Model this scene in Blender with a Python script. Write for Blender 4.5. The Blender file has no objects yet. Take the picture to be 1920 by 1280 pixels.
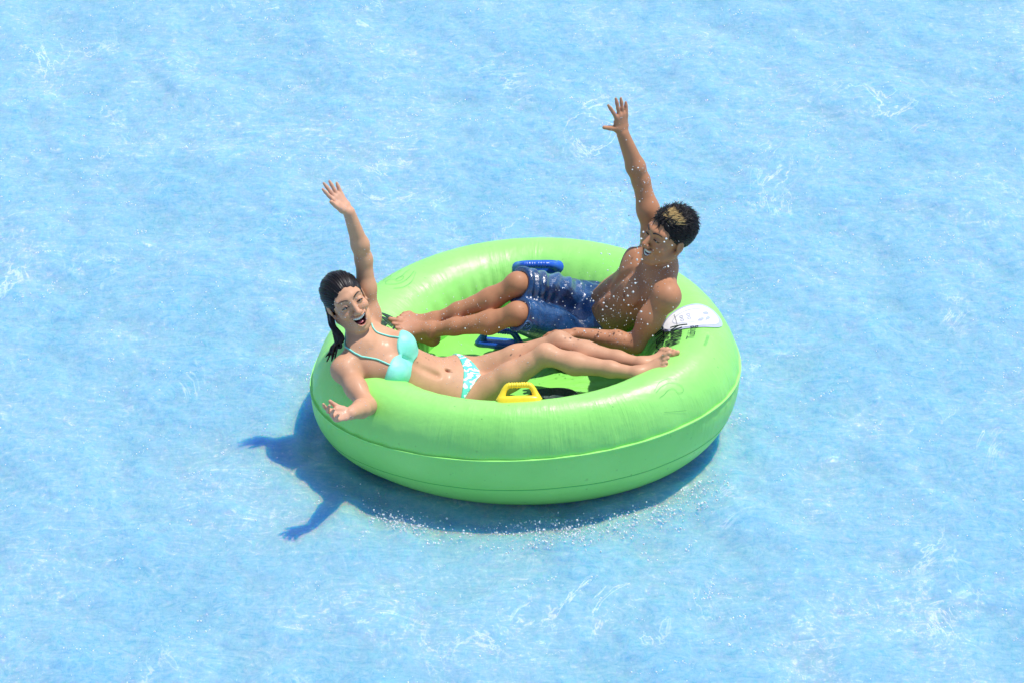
import bpy, bmesh, math, random
import numpy as np
from mathutils import Vector, Matrix

rng = np.random.default_rng(7)
random.seed(7)
scene = bpy.context.scene
COL = scene.collection

# ------------------------------------------------------------------ camera, sky, sun, exposure
ELEV = math.radians(33.5)
FW = np.array([0, math.cos(ELEV), -math.sin(ELEV)])
UP = np.array([0, math.sin(ELEV), math.cos(ELEV)])
AIM = np.array([-.055, 0, .2]) + UP * .1914
cam_d = bpy.data.cameras.new('camera')
cam = bpy.data.objects.new('camera', cam_d)
COL.objects.link(cam)
cam.location = Vector(AIM - FW * 14.0)
cam.rotation_euler = (math.pi / 2 - ELEV, 0, 0)
cam_d.sensor_width = 36.0
cam_d.lens = 36.0 * 444 * 14 / 1920
cam_d.clip_end = 500
scene.camera = cam

SUN_AZ, SUN_EL = math.radians(29), math.radians(69)
SUN = Vector((math.cos(SUN_EL) * math.cos(SUN_AZ), math.cos(SUN_EL) * math.sin(SUN_AZ), math.sin(SUN_EL)))
world = bpy.data.worlds.new('World')
scene.world = world
world.use_nodes = True
wn = world.node_tree
sky = wn.nodes.new('ShaderNodeTexSky')
sky.sky_type = 'NISHITA'
sky.sun_disc = False
sky.dust_density = .3
sky.ozone_density = 3.0
sky.sun_elevation = SUN_EL
sky.sun_rotation = math.pi / 2 - SUN_AZ
bg = wn.nodes['Background']
wn.links.new(sky.outputs[0], bg.inputs[0])
bg.inputs[1].default_value = 0.125
sun_d = bpy.data.lights.new('sun', 'SUN')
sun_d.energy = 3.6
sun_d.angle = math.radians(.55)
sun_d.color = (1, .96, .9)
sun = bpy.data.objects.new('sun', sun_d)
COL.objects.link(sun)
sun.rotation_euler = (-SUN).to_track_quat('-Z', 'Y').to_euler()
vs = scene.view_settings
vs.view_transform = 'Standard'
vs.look = 'None'
vs.exposure = 0.45
vs.gamma = 1
scene.cycles.use_denoising = True
scene.cycles.max_bounces = 6
scene.cycles.diffuse_bounces = 3
scene.cycles.glossy_bounces = 2
scene.cycles.transmission_bounces = 4
scene.cycles.caustics_reflective = False
scene.cycles.caustics_refractive = False
scene.cycles.transparent_max_bounces = 16

# ------------------------------------------------------------------ material helpers
class NT:
    def __init__(s, name):
        s.m = bpy.data.materials.new(name)
        s.m.use_nodes = True
        s.t = s.m.node_tree
        s.p = s.t.nodes['Principled BSDF']
        s.out = s.t.nodes['Material Output']
    def n(s, typ, **kw):
        nd = s.t.nodes.new('ShaderNode' + typ)
        for k, v in kw.items():
            if k.startswith('_'):
                setattr(nd, k[1:], v)
            else:
                nd.inputs[k.replace('__', ' ')].default_value = v
        return nd
    def l(s, a, b):
        s.t.links.new(a, b)
    def set(s, **kw):
        for k, v in kw.items():
            s.p.inputs[k.replace('__', ' ')].default_value = v
    def ramp(s, src, stops):
        r = s.t.nodes.new('ShaderNodeValToRGB')
        cr = r.color_ramp
        while len(cr.elements) < len(stops):
            cr.elements.new(.5)
        for e, (p, c) in zip(cr.elements, stops):
            e.position = p
            e.color = (c, c, c, 1) if isinstance(c, (int, float)) else (*c, 1)
        s.l(src, r.inputs[0])
        return r
    def coords(s, scale=(1, 1, 1), rot=(0, 0, 0), kind='Object'):
        tc = s.t.nodes.new('ShaderNodeTexCoord')
        mp = s.t.nodes.new('ShaderNodeMapping')
        mp.inputs['Scale'].default_value = scale
        mp.inputs['Rotation'].default_value = rot
        s.l(tc.outputs[kind], mp.inputs[0])
        return mp.outputs[0]
    def noise(s, vec, scale, detail=4, rough=.55, dist=0):
        nd = s.n('TexNoise', Scale=scale, Detail=detail, Roughness=rough, Distortion=dist)
        s.l(vec, nd.inputs['Vector'])
        return nd.outputs['Fac']
    def mix(s, fac, a, b, mode='MIX'):
        nd = s.t.nodes.new('ShaderNodeMix')
        nd.data_type = 'RGBA'
        nd.blend_type = mode
        for sock, v in ((nd.inputs['Factor'], fac), (nd.inputs[6], a), (nd.inputs[7], b)):
            if isinstance(v, bpy.types.NodeSocket):
                s.l(v, sock)
            elif isinstance(v, (int, float)):
                sock.default_value = v
            else:
                sock.default_value = (*v, 1)
        return nd.outputs[2]
    def math(s, op, a, b=None, c=None):
        nd = s.t.nodes.new('ShaderNodeMath')
        nd.operation = op
        for sock, v in zip(nd.inputs, (a, b, c)):
            if v is None:
                continue
            if isinstance(v, bpy.types.NodeSocket):
                s.l(v, sock)
            else:
                sock.default_value = v
        return nd.outputs[0]
    def bump(s, h, strength, dist, prev=None):
        b = s.n('Bump', Strength=strength, Distance=dist)
        s.l(h, b.inputs['Height'])
        if prev is not None:
            s.l(prev, b.inputs['Normal'])
        return b.outputs[0]

def mat_water():
    """aerated pool water: cloudy, so light spreads below the surface, blue the farthest"""
    t = NT('pool_water')
    v = t.coords()
    vs_ = t.coords((1.0, .62, 1), (0, 0, .55))
    big = t.noise(vs_, 1.0, 5, .60, 1.4)
    fine = t.noise(vs_, 26, 10, .80, 1.6)
    streak = t.noise(t.coords((.7, 1.7, 1), (0, 0, .62)), 8.0, 10, .78, 3.4)
    f = t.math('ADD', t.math('MULTIPLY', big, .22), t.math('ADD', t.math('MULTIPLY', fine, .42), t.math('MULTIPLY', streak, .44)))
    r = t.ramp(f, [(.42, (.125, .345, .50)), (.51, (.20, .405, .53)), (.59, (.28, .46, .555)), (.68, (.60, .67, .69))])
    # thin curling foam lines, only in some places
    curl = t.math('ABSOLUTE', t.math('SUBTRACT', t.noise(vs_, 2.6, 7, .62, 1.6), .5))
    line = t.ramp(curl, [(.0, 1.), (.016, 0.)])
    where = t.ramp(t.noise(t.coords((1, .8, 1), (0, 0, 1.1)), 1.4, 4, .6), [(.54, 0.), (.64, .55)])
    col = t.mix(t.math('MULTIPLY', line.outputs[0], where.outputs[0]), r.outputs[0], (.74, .80, .82))
    t.l(col, t.p.inputs['Base Color'])
    t.set(Roughness=.14, IOR=1.33)
    t.p.inputs['Subsurface Weight'].default_value = 1.0
    t.p.inputs['Subsurface Radius'].default_value = (.02, .17, .55)
    t.p.inputs['Subsurface Scale'].default_value = 1.0
    b1 = t.bump(t.noise(vs_, 15, 8, .62, .6), .30, .02)
    b2 = t.bump(t.noise(v, 90, 5, .6, .2), .45, .004, b1)
    t.l(b2, t.p.inputs['Normal'])
    return t.m

def mat_vinyl(name, col, col2, rough=.32, wrinkle=True):
    t = NT(name)
    v = t.coords()
    n = t.noise(v, 3.0, 5)
    c = t.mix(t.ramp(n, [(.35, 0.), (.65, 1.)]).outputs[0], col, col2)
    dirt = t.ramp(t.noise(t.coords((1, 1, 1), (.4, .2, .7)), 34, 2, .5), [(.70, 0.), (.76, .35)])
    c = t.mix(dirt.outputs[0], c, tuple(x * .55 for x in col))
    vo = t.n('TexVoronoi', Scale=17, Randomness=1)
    t.l(t.coords((1, 1.7, .6), (.2, .1, .6)), vo.inputs['Vector'])
    scuff = t.ramp(vo.outputs['Distance'], [(.055, 1.), (.10, 0.)])
    some = t.ramp(t.noise(v, 7, 2), [(.50, 0.), (.56, .55)])
    c = t.mix(t.math('MULTIPLY', scuff.outputs[0], some.outputs[0]), c, (.06, .26, .06))
    t.l(c, t.p.inputs['Base Color'])
    t.set(IOR=1.5)
    t.p.inputs['Specular IOR Level'].default_value = .6
    rr = t.ramp(t.noise(v, 9, 6, .6), [(.3, rough + .02), (.7, rough + .20)])
    t.l(rr.outputs[0], t.p.inputs['Roughness'])
    t.p.inputs['Subsurface Weight'].default_value = 0
    t.p.inputs['Subsurface Radius'].default_value = (.03, .10, .02)
    t.p.inputs['Subsurface Scale'].default_value = .4
    if wrinkle:
        at = t.n('Attribute', _attribute_name='tube_uv')
        mp = t.n('Mapping')
        mp.inputs['Scale'].default_value = (1.0, .10, 1)
        t.l(at.outputs['Vector'], mp.inputs[0])
        w1 = t.noise(mp.outputs[0], 62, 4, .6, .3)
        w2 = t.noise(at.outputs['Vector'], 16, 5, .55)
        h = t.math('MULTIPLY', w1, t.ramp(t.noise(at.outputs['Vector'], 5, 3), [(.42, .12), (.66, 1.)]).outputs[0])
        b = t.bump(h, .85, .006)
        b = t.bump(w2, .25, .008, b)
        t.l(b, t.p.inputs['Normal'])
    return t.m

def mat_plain(name, col, rough=.4, spec=.5, var=.15, bump=0, bscale=200):
    t = NT(name)
    v = t.coords()
    c = t.mix(t.noise(v, 40, 4), tuple(x * (1 - var) for x in col), tuple(min(1, x * (1 + var)) for x in col))
    t.l(c, t.p.inputs['Base Color'])
    t.set(Roughness=rough)
    t.p.inputs['Specular IOR Level'].default_value = spec
    if bump:
        t.l(t.bump(t.noise(v, bscale, 4), .4, bump), t.p.inputs['Normal'])
    return t.m

def mat_skin(name, sss=.0):
    t = NT(name)
    at = t.n('Attribute', _attribute_name='tone')
    v = t.coords()
    m = t.mix(t.ramp(t.noise(v, 22, 6, .6), [(.3, 0.), (.7, 1.)]).outputs[0], (.90, .88, .87), (1.06, 1.04, 1.03))
    c = t.mix(1.0, at.outputs['Color'], m, 'MULTIPLY')
    t.l(c, t.p.inputs['Base Color'])
    # beads of water: small round bumps, glossy
    vo = t.n('TexVoronoi', Scale=190, Randomness=1)
    t.l(v, vo.inputs['Vector'])
    keep = t.ramp(t.noise(v, 26, 3), [(.47, 0.), (.60, 1.)])
    drop = t.ramp(vo.outputs['Distance'], [(.0, 1.), (.30, 0.)])
    dm = t.math('MULTIPLY', drop.outputs[0], keep.outputs[0])
    rr = t.math('SUBTRACT', t.ramp(t.noise(v, 8, 4), [(.3, .48), (.7, .66)]).outputs[0], t.math('MULTIPLY', dm, .42))
    t.l(rr, t.p.inputs['Roughness'])
    b = t.bump(t.noise(v, 260, 4), .12, .002)
    b = t.bump(dm, .40, .0014, b)
    t.l(b, t.p.inputs['Normal'])
    t.p.inputs['Subsurface Weight'].default_value = sss
    t.p.inputs['Subsurface Radius'].default_value = (1, .35, .15)
    t.p.inputs['Subsurface Scale'].default_value = .01
    t.p.inputs['Coat Weight'].default_value = .03
    t.p.inputs['Coat Roughness'].default_value = .18
    t.p.inputs['Specular IOR Level'].default_value = .3
    return t.m

def mat_attr(name, rough, spec=.5, bump=.0, bs=(120, 120, 120), coat=0):
    t = NT(name)
    at = t.n('Attribute', _attribute_name='tone')
    t.l(at.outputs['Color'], t.p.inputs['Base Color'])
    t.set(Roughness=rough)
    t.p.inputs['Specular IOR Level'].default_value = spec
    t.p.inputs['Coat Weight'].default_value = coat
    if bump:
        t.l(t.bump(t.noise(t.coords(bs), 1, 5, .6), .6, bump), t.p.inputs['Normal'])
    return t.m

def mat_bikini(name, pattern):
    t = NT(name)
    v = t.coords()
    base, pale = (.10, .66, .50), (.42, .85, .74)
    if pattern:
        w = t.n('TexWave', Scale=11, Distortion=9, Detail=2)
        w.inputs['Detail Scale'].default_value = 2.2
        t.l(t.coords((1, 1, 1), (.3, .5, .9)), w.inputs['Vector'])
        c = t.mix(t.ramp(w.outputs['Fac'], [(.55, 0.), (.62, 1.)]).outputs[0], base, (.80, .88, .86))
    else:
        c = t.mix(t.noise(v, 14, 3), base, pale)
    t.l(c, t.p.inputs['Base Color'])
    t.set(Roughness=.5)
    t.l(t.bump(t.noise(v, 700, 3), .25, .001, t.bump(t.noise(t.coords((1, 1, 2)), 40, 4), .35, .004)), t.p.inputs['Normal'])
    return t.m

def mat_shorts():
    t = NT('wet_navy_cloth')
    v = t.coords()
    c = t.mix(t.ramp(t.noise(v, 9, 6, .6, .6), [(.38, 0.), (.66, 1.)]).outputs[0], (.003, .026, .090), (.011, .078, .23))
    t.l(c, t.p.inputs['Base Color'])
    rr = t.ramp(t.noise(v, 13, 5, .6), [(.35, .10), (.65, .38)])
    t.l(rr.outputs[0], t.p.inputs['Roughness'])
    t.p.inputs['Specular IOR Level'].default_value = .8
    t.p.inputs['Coat Weight'].default_value = .5
    t.p.inputs['Coat Roughness'].default_value = .12
    b = t.bump(t.noise(t.coords((1, 2.2, .8), (.4, .3, .5)), 22, 6, .6, .8), .6, .010)
    t.l(t.bump(t.noise(v, 500, 2), .15, .001, b), t.p.inputs['Normal'])
    return t.m

def mat_mesh():
    t = NT('black_netting')
    vo = t.n('TexVoronoi', Scale=120, Randomness=.15, _feature='DISTANCE_TO_EDGE')
    t.l(t.coords(), vo.inputs['Vector'])
    c = t.mix(t.ramp(vo.outputs['Distance'], [(.08, 1.), (.2, 0.)]).outputs[0], (.004, .03, .02), (.02, .05, .045))
    t.l(c, t.p.inputs['Base Color'])
    t.set(Roughness=.35)
    t.l(t.bump(vo.outputs['Distance'], .8, .004), t.p.inputs['Normal'])
    return t.m

def mat_drop():
    t = NT('water_drop')
    t.p.inputs['Base Color'].default_value = (.95, .98, 1, 1)
    t.set(Roughness=.03, IOR=1.33)
    t.p.inputs['Transmission Weight'].default_value = .35
    return t.m

# ------------------------------------------------------------------ object helpers
def link(o, parent=None):
    COL.objects.link(o)
    if parent is not None:
        o.parent = parent
    return o

def mesh_obj(name, V, Fc, mat, parent=None, smooth=True, tone=None, vec_attr=None):
    me = bpy.data.meshes.new(name)
    V = np.asarray(V, np.float32)
    if isinstance(Fc, np.ndarray) and Fc.ndim == 2:
        k = Fc.shape[1]
        me.vertices.add(len(V))
        me.vertices.foreach_set('co', V.ravel())
        me.loops.add(Fc.size)
        me.loops.foreach_set('vertex_index', Fc.ravel().astype(np.int32))
        me.polygons.add(len(Fc))
        me.polygons.foreach_set('loop_start', np.arange(0, Fc.size, k, dtype=np.int32))
        me.polygons.foreach_set('loop_total', np.full(len(Fc), k, np.int32))
        me.update(calc_edges=True)
        me.validate()
    else:
        me.from_pydata([tuple(map(float, p)) for p in V], [], [tuple(int(i) for i in f) for f in Fc])
        me.update()
    me.polygons.foreach_set('use_smooth', np.full(len(me.polygons), smooth))
    if tone is not None:
        a = me.color_attributes.new('tone', 'FLOAT_COLOR', 'POINT')
        c4 = np.ones((len(V), 4), np.float32)
        c4[:, :3] = tone
        a.data.foreach_set('color', c4.ravel())
    if vec_attr is not None:
        a = me.attributes.new(vec_attr[0], 'FLOAT_VECTOR', 'POINT')
        a.data.foreach_set('vector', np.asarray(vec_attr[1], np.float32).ravel())
    me.materials.append(mat)
    return link(bpy.data.objects.new(name, me), parent)

def empty(name, loc=(0, 0, 0)):
    o = bpy.data.objects.new(name, None)
    o.empty_display_size = .1
    o.location = loc
    return link(o)

def tag(o, label=None, cat=None, group=None, kind=None):
    for k, v in (('label', label), ('category', cat), ('group', group), ('kind', kind)):
        if v:
            o[k] = v
    return o

def nrm(v):
    v = np.asarray(v, float)
    return v / (np.linalg.norm(v) + 1e-12)

def tube_mesh(pts, rad, n=8, closed=False, flat=None, nup=None):
    """swept tube; flat = (normals, width factor) is not needed: pass rad as list"""
    pts = np.asarray(pts, float)
    m = len(pts)
    rad = np.full(m, rad) if np.isscalar(rad) else np.asarray(rad, float)
    V, Fc = [], []
    ref = np.array([.13, .31, .94])
    prev = None
    for i in range(m):
        if closed:
            tgn = nrm(pts[(i + 1) % m] - pts[i - 1])
        else:
            tgn = nrm(pts[min(i + 1, m - 1)] - pts[max(i - 1, 0)])
        if prev is None:
            a = nrm(np.cross(tgn, ref))
        else:
            a = nrm(prev - tgn * (prev @ tgn))
        prev = a
        b = np.cross(tgn, a)
        for j in range(n):
            t = 2 * math.pi * j / n
            V.append(pts[i] + rad[i] * (math.cos(t) * a + math.sin(t) * b))
    for i in range(m if closed else m - 1):
        i2 = (i + 1) % m
        for j in range(n):
            Fc.append((i * n + j, i * n + (j + 1) % n, i2 * n + (j + 1) % n, i2 * n + j))
    if not closed:
        Fc.append(tuple(range(n))[::-1])
        Fc.append(tuple((m - 1) * n + j for j in range(n)))
    return V, Fc

def join(parts):
    V, Fc, o = [], [], 0
    for v, f in parts:
        V.extend(v)
        Fc.extend(tuple(i + o for i in q) for q in f)
        o += len(v)
    return V, Fc

def spline(P, n):
    """Catmull-Rom through the points"""
    P = np.asarray(P, float)
    Q = np.vstack([2 * P[0] - P[1], P, 2 * P[-1] - P[-2]])
    out = []
    for i in range(len(P) - 1):
        p0, p1, p2, p3 = Q[i:i + 4]
        for t in np.linspace(0, 1, n, endpoint=False):
            out.append(.5 * (2 * p1 + (p2 - p0) * t + (2 * p0 - 5 * p1 + 4 * p2 - p3) * t * t + (3 * p1 - p0 - 3 * p2 + p3) * t ** 3))
    out.append(P[-1])
    return np.array(out)

# ------------------------------------------------------------------ signed-distance modelling (bodies, hair, clothes)
class Field:
    def __init__(s, axes):
        s.ax = [a.astype(np.float32) for a in axes]
        s.F = np.full([len(a) for a in s.ax], .2, np.float32)
    def region(s, lo, hi):
        sl = []
        for a, l, h in zip(s.ax, lo, hi):
            i, j = np.searchsorted(a, l), np.searchsorted(a, h)
            sl.append(slice(max(i - 1, 0), min(j + 1, len(a))))
        return tuple(sl)
    def grids(s, sl):
        return (s.ax[0][sl[0]][:, None, None], s.ax[1][sl[1]][None, :, None], s.ax[2][sl[2]][None, None, :])
    def put(s, prim, k=.012, sub=False, margin=.03):
        fn, lo, hi = prim
        sl = s.region(lo - margin - k, hi + margin + k)
        if any(q.stop <= q.start for q in sl):
            return
        d = fn(*s.grids(sl)).astype(np.float32)
        A = s.F[sl]
        if sub:
            d = -d
            h = np.maximum(k - np.abs(A - d), 0) / k
            s.F[sl] = np.maximum(A, d) + h * h * k * .25
        else:
            h = np.maximum(k - np.abs(A - d), 0) / k
            s.F[sl] = np.minimum(A, d) - h * h * k * .25
    def sample(s, P):
        P = np.asarray(P, np.float32)
        idx, fr = [], []
        for c in range(3):
            a = s.ax[c]
            i = np.clip(np.searchsorted(a, P[:, c]) - 1, 0, len(a) - 2)
            idx.append(i)
            fr.append(np.clip((P[:, c] - a[i]) / (a[i + 1] - a[i]), 0, 1))
        r = 0
        for dx in (0, 1):
            for dy in (0, 1):
                for dz in (0, 1):
                    w = (fr[0] if dx else 1 - fr[0]) * (fr[1] if dy else 1 - fr[1]) * (fr[2] if dz else 1 - fr[2])
                    r = r + w * s.F[idx[0] + dx, idx[1] + dy, idx[2] + dz]
        return r
    def grad(s, P, e=.004):
        P = np.asarray(P, float)
        g = np.stack([s.sample(P + np.eye(3)[i] * e) - s.sample(P - np.eye(3)[i] * e) for i in range(3)], -1)
        return g / (np.linalg.norm(g, axis=1, keepdims=True) + 1e-9)
    def snap(s, P, off=0., it=12):
        P = np.asarray(P, float).copy()
        for _ in range(it):
            P -= (s.sample(P) - off)[:, None] * s.grad(P) * .8
        return P

def nets(F, ax):
    """naive surface nets on a rectilinear grid"""
    neg = F < 0
    cnt = np.zeros([n - 1 for n in F.shape], np.uint8)
    for dx in (0, 1):
        for dy in (0, 1):
            for dz in (0, 1):
                cnt += neg[dx:F.shape[0] - 1 + dx, dy:F.shape[1] - 1 + dy, dz:F.shape[2] - 1 + dz]
    act = (cnt > 0) & (cnt < 8)
    I = np.argwhere(act)
    idm = np.full(act.shape, -1, np.int32)
    idm[act] = np.arange(len(I))
    i, j, k = I.T
    acc = np.zeros((len(I), 3))
    num = np.zeros(len(I))
    corner = {}
    for dx in (0, 1):
        for dy in (0, 1):
            for dz in (0, 1):
                corner[dx, dy, dz] = F[i + dx, j + dy, k + dz]
    ks = list(corner)
    for a in ks:
        for b in ks:
            if a < b and sum(abs(p - q) for p, q in zip(a, b)) == 1:
                fa, fb = corner[a], corner[b]
                m = (fa < 0) != (fb < 0)
                t = np.where(m, fa / np.where(m, fa - fb, 1), 0)
                for c in range(3):
                    acc[:, c] += np.where(m, a[c] + t * (b[c] - a[c]), 0)
                num += m
    loc = acc / num[:, None]
    V = np.empty((len(I), 3))
    for c in range(3):
        a = ax[c]
        q = I[:, c]
        V[:, c] = a[q] + loc[:, c] * (a[q + 1] - a[q])
    quads = []
    for c in range(3):
        u, v = (c + 1) % 3, (c + 2) % 3
        s0 = [slice(None)] * 3
        s1 = [slice(None)] * 3
        s0[c], s1[c] = slice(0, -1), slice(1, None)
        A, B = neg[tuple(s0)], neg[tuple(s1)]
        E = np.argwhere(A != B)
        ok = (E[:, u] > 0) & (E[:, v] > 0) & (E[:, u] < F.shape[u] - 1) & (E[:, v] < F.shape[v] - 1)
        E = E[ok]
        flip = A[tuple(E.T)]
        def cell(du, dv):
            q = E.copy()
            q[:, u] -= du
            q[:, v] -= dv
            return idm[tuple(q.T)]
        q = np.stack([cell(1, 1), cell(0, 1), cell(0, 0), cell(1, 0)], 1)
        q[~flip] = q[~flip][:, ::-1]
        quads.append(q)
    Q = np.vstack(quads)
    return V, Q

def relax(V, Q, it=2, lam=.4):
    for _ in range(it):
        acc = np.zeros_like(V)
        n = np.zeros(len(V))
        for a in range(4):
            b = (a + 1) % 4
            for p, q in ((a, b), (b, a)):
                for c in range(3):
                    acc[:, c] += np.bincount(Q[:, p], V[Q[:, q], c], len(V))
                n += np.bincount(Q[:, p], minlength=len(V))
        V = V + lam * (acc / np.maximum(n, 1)[:, None] - V)
    return V

def ball(c, r):
    c = np.asarray(c, float)
    return (lambda X, Y, Z: np.sqrt((X - c[0]) ** 2 + (Y - c[1]) ** 2 + (Z - c[2]) ** 2) - r), c - r, c + r

def cone(a, b, ra, rb):
    a, b = np.asarray(a, float), np.asarray(b, float)
    ab = b - a
    L2 = ab @ ab + 1e-12
    def fn(X, Y, Z):
        t = np.clip(((X - a[0]) * ab[0] + (Y - a[1]) * ab[1] + (Z - a[2]) * ab[2]) / L2, 0, 1)
        return np.sqrt((X - a[0] - t * ab[0]) ** 2 + (Y - a[1] - t * ab[1]) ** 2 + (Z - a[2] - t * ab[2]) ** 2) - (ra + (rb - ra) * t)
    r = max(ra, rb)
    return fn, np.minimum(a, b) - r, np.maximum(a, b) + r

def ell(c, D, rad):
    """ellipsoid; D = rows of unit axes"""
    c = np.asarray(c, float)
    D = np.asarray(D, float)
    rad = np.asarray(rad, float)
    def fn(X, Y, Z):
        k0 = k1 = 0
        for i in range(3):
            q = (X - c[0]) * D[i, 0] + (Y - c[1]) * D[i, 1] + (Z - c[2]) * D[i, 2]
            k0 = k0 + (q / rad[i]) ** 2
            k1 = k1 + (q / rad[i] ** 2) ** 2
        k0 = np.sqrt(k0)
        return k0 * (k0 - 1) / (np.sqrt(k1) + 1e-6)
    e = np.sqrt(((D * rad[:, None]) ** 2).sum(0))
    return fn, c - e, c + e

def sweep(a, b, U, r0, r1):
    """tapered capsule with an elliptical section; r = (along U, across)"""
    a, b = np.asarray(a, float), np.asarray(b, float)
    ab = b - a
    W = nrm(ab)
    U = nrm(np.asarray(U) - W * (np.asarray(U) @ W))
    V = np.cross(W, U)
    L2 = ab @ ab
    def fn(X, Y, Z):
        px, py, pz = X - a[0], Y - a[1], Z - a[2]
        t = np.clip((px * ab[0] + py * ab[1] + pz * ab[2]) / L2, 0, 1)
        ru = r0[0] + (r1[0] - r0[0]) * t
        rv = r0[1] + (r1[1] - r0[1]) * t
        rw = np.minimum(ru, rv)
        px, py, pz = px - t * ab[0], py - t * ab[1], pz - t * ab[2]
        u = px * U[0] + py * U[1] + pz * U[2]
        v = px * V[0] + py * V[1] + pz * V[2]
        w = px * W[0] + py * W[1] + pz * W[2]
        k0 = np.sqrt((u / ru) ** 2 + (v / rv) ** 2 + (w / rw) ** 2)
        k1 = np.sqrt((u / ru ** 2) ** 2 + (v / rv ** 2) ** 2 + (w / rw ** 2) ** 2)
        return k0 * (k0 - 1) / (k1 + 1e-6)
    r = max(*r0, *r1)
    return fn, np.minimum(a, b) - r, np.maximum(a, b) + r

def axis_samples(lo, hi, h, fine):
    """grid coordinates from lo to hi: step h, finer inside the intervals (a, b, step)"""
    out = [lo]
    while out[-1] < hi:
        st = h
        for a, b, s in fine:
            if a - st < out[-1] < b:
                st = s
        out.append(out[-1] + st)
    return np.array(out)

def frame(fwd, up):
    f = nrm(fwd)
    u = nrm(np.asarray(up) - f * (np.asarray(up) @ f))
    r = np.cross(f, u)
    return np.stack([r, f, u])            # rows: right, forward, up

# ------------------------------------------------------------------ the water
M_WATER = mat_water()
WAVES = []
for i in range(70):
    lam = .07 * (14 ** rng.random())
    ang = rng.normal(.5, .9)
    WAVES.append((2 * math.pi / lam * math.cos(ang), 2 * math.pi / lam * math.sin(ang), rng.random() * 6.28, .00105 * (lam / .3) ** .85))

def water_z(x, y):
    xw = x + .03 * np.sin(3.1 * y + 1.3) + .02 * np.sin(7.3 * x + 2.1 * y)
    yw = y + .03 * np.sin(2.7 * x + .4) + .02 * np.sin(6.1 * y - 3.3 * x)
    z = 0
    for a, b, p, am in WAVES:
        z = z + am * np.sin(a * xw + b * yw + p)
    rad = np.hypot(x, np.where(y < 0, y / .80, y / 1.04))
    d = np.maximum(rad - .80, 0)
    z = z + .007 * np.sin(46 * d + 2.0 * np.sin(5 * np.arctan2(y, x))) * np.exp(-d / .13)
    return z * np.exp(-np.maximum(np.hypot(x, y) - 6, 0) / 6)

def build_water():
    inner = np.arange(-3.3, 3.3, .0125)
    outer = 3.3 + np.cumsum(.0125 * 1.09 ** np.arange(72))
    ax = np.concatenate([-outer[::-1], inner, outer])
    X, Y = np.meshgrid(ax, ax, indexing='ij')
    Z = water_z(X, Y)
    n = len(ax)
    I = np.arange(n * n).reshape(n, n)
    Q = np.stack([I[:-1, :-1], I[1:, :-1], I[1:, 1:], I[:-1, 1:]], -1).reshape(-1, 4)
    o = mesh_obj('water', np.stack([X, Y, Z], -1).reshape(-1, 3), Q, M_WATER)
    tag(o, 'pale blue rippling pool water with white streaks', 'water', kind='structure')
build_water()

# ------------------------------------------------------------------ the inflatable tube
R0, R1, RZ, ZC = .728, .174, .235, .235
M_TUBE = mat_vinyl('lime_vinyl', (.275, .71, .145), (.315, .76, .17))
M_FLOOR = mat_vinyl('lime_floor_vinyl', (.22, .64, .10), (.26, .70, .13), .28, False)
M_SEAM = mat_plain('seam_vinyl', (.34, .80, .20), .4)
M_BLUE = mat_plain('blue_plastic', (.014, .10, .52), .25, .6)
M_YEL = mat_plain('yellow_plastic', (.92, .66, .03), .32)
M_INK = mat_plain('black_ink', (.008, .03, .02), .5)
M_LINE = mat_plain('faded_line_ink', (.14, .44, .12), .5)
M_WHITE = mat_plain('white_print', (.78, .80, .84), .35)
M_GREY = mat_plain('grey_print', (.42, .47, .62), .4)
M_NET = mat_mesh()

def tube_pt(th, ph, off=0.):
    th, ph = np.asarray(th, float), np.asarray(ph, float)
    def P(th, ph):
        c, s = np.cos(th), np.sin(th)
        rr = np.where(np.cos(ph) < 0, R1 + .07 * np.abs(c) ** 1.5, R1)
        low = np.maximum(0, -np.sin(ph))
        q = R0 + rr * np.cos(ph) - .045 * low ** 2
        kk = .92 + .16 * np.tanh(2.2 * s)
        X, Y = q * c, q * s * kk
        tilt = .058 * X - .05 * Y
        rz = np.where(np.sin(ph) < 0, np.maximum(RZ, ZC + tilt + .012), RZ)
        return np.stack([X, Y, ZC + rz * np.sin(ph) + tilt], -1)
    p = P(th, ph)
    if np.any(off != 0):
        e = 1e-3
        n = np.cross(P(th + e, ph) - P(th - e, ph), P(th, ph + e) - P(th, ph - e))
        n /= np.linalg.norm(n, axis=-1, keepdims=True)
        p = p + n * np.asarray(off)[..., None]
    return p

tube = empty('inflatable_tube')
tag(tube, 'round lime green inflatable tube floating on the pool', 'pool float')

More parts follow.
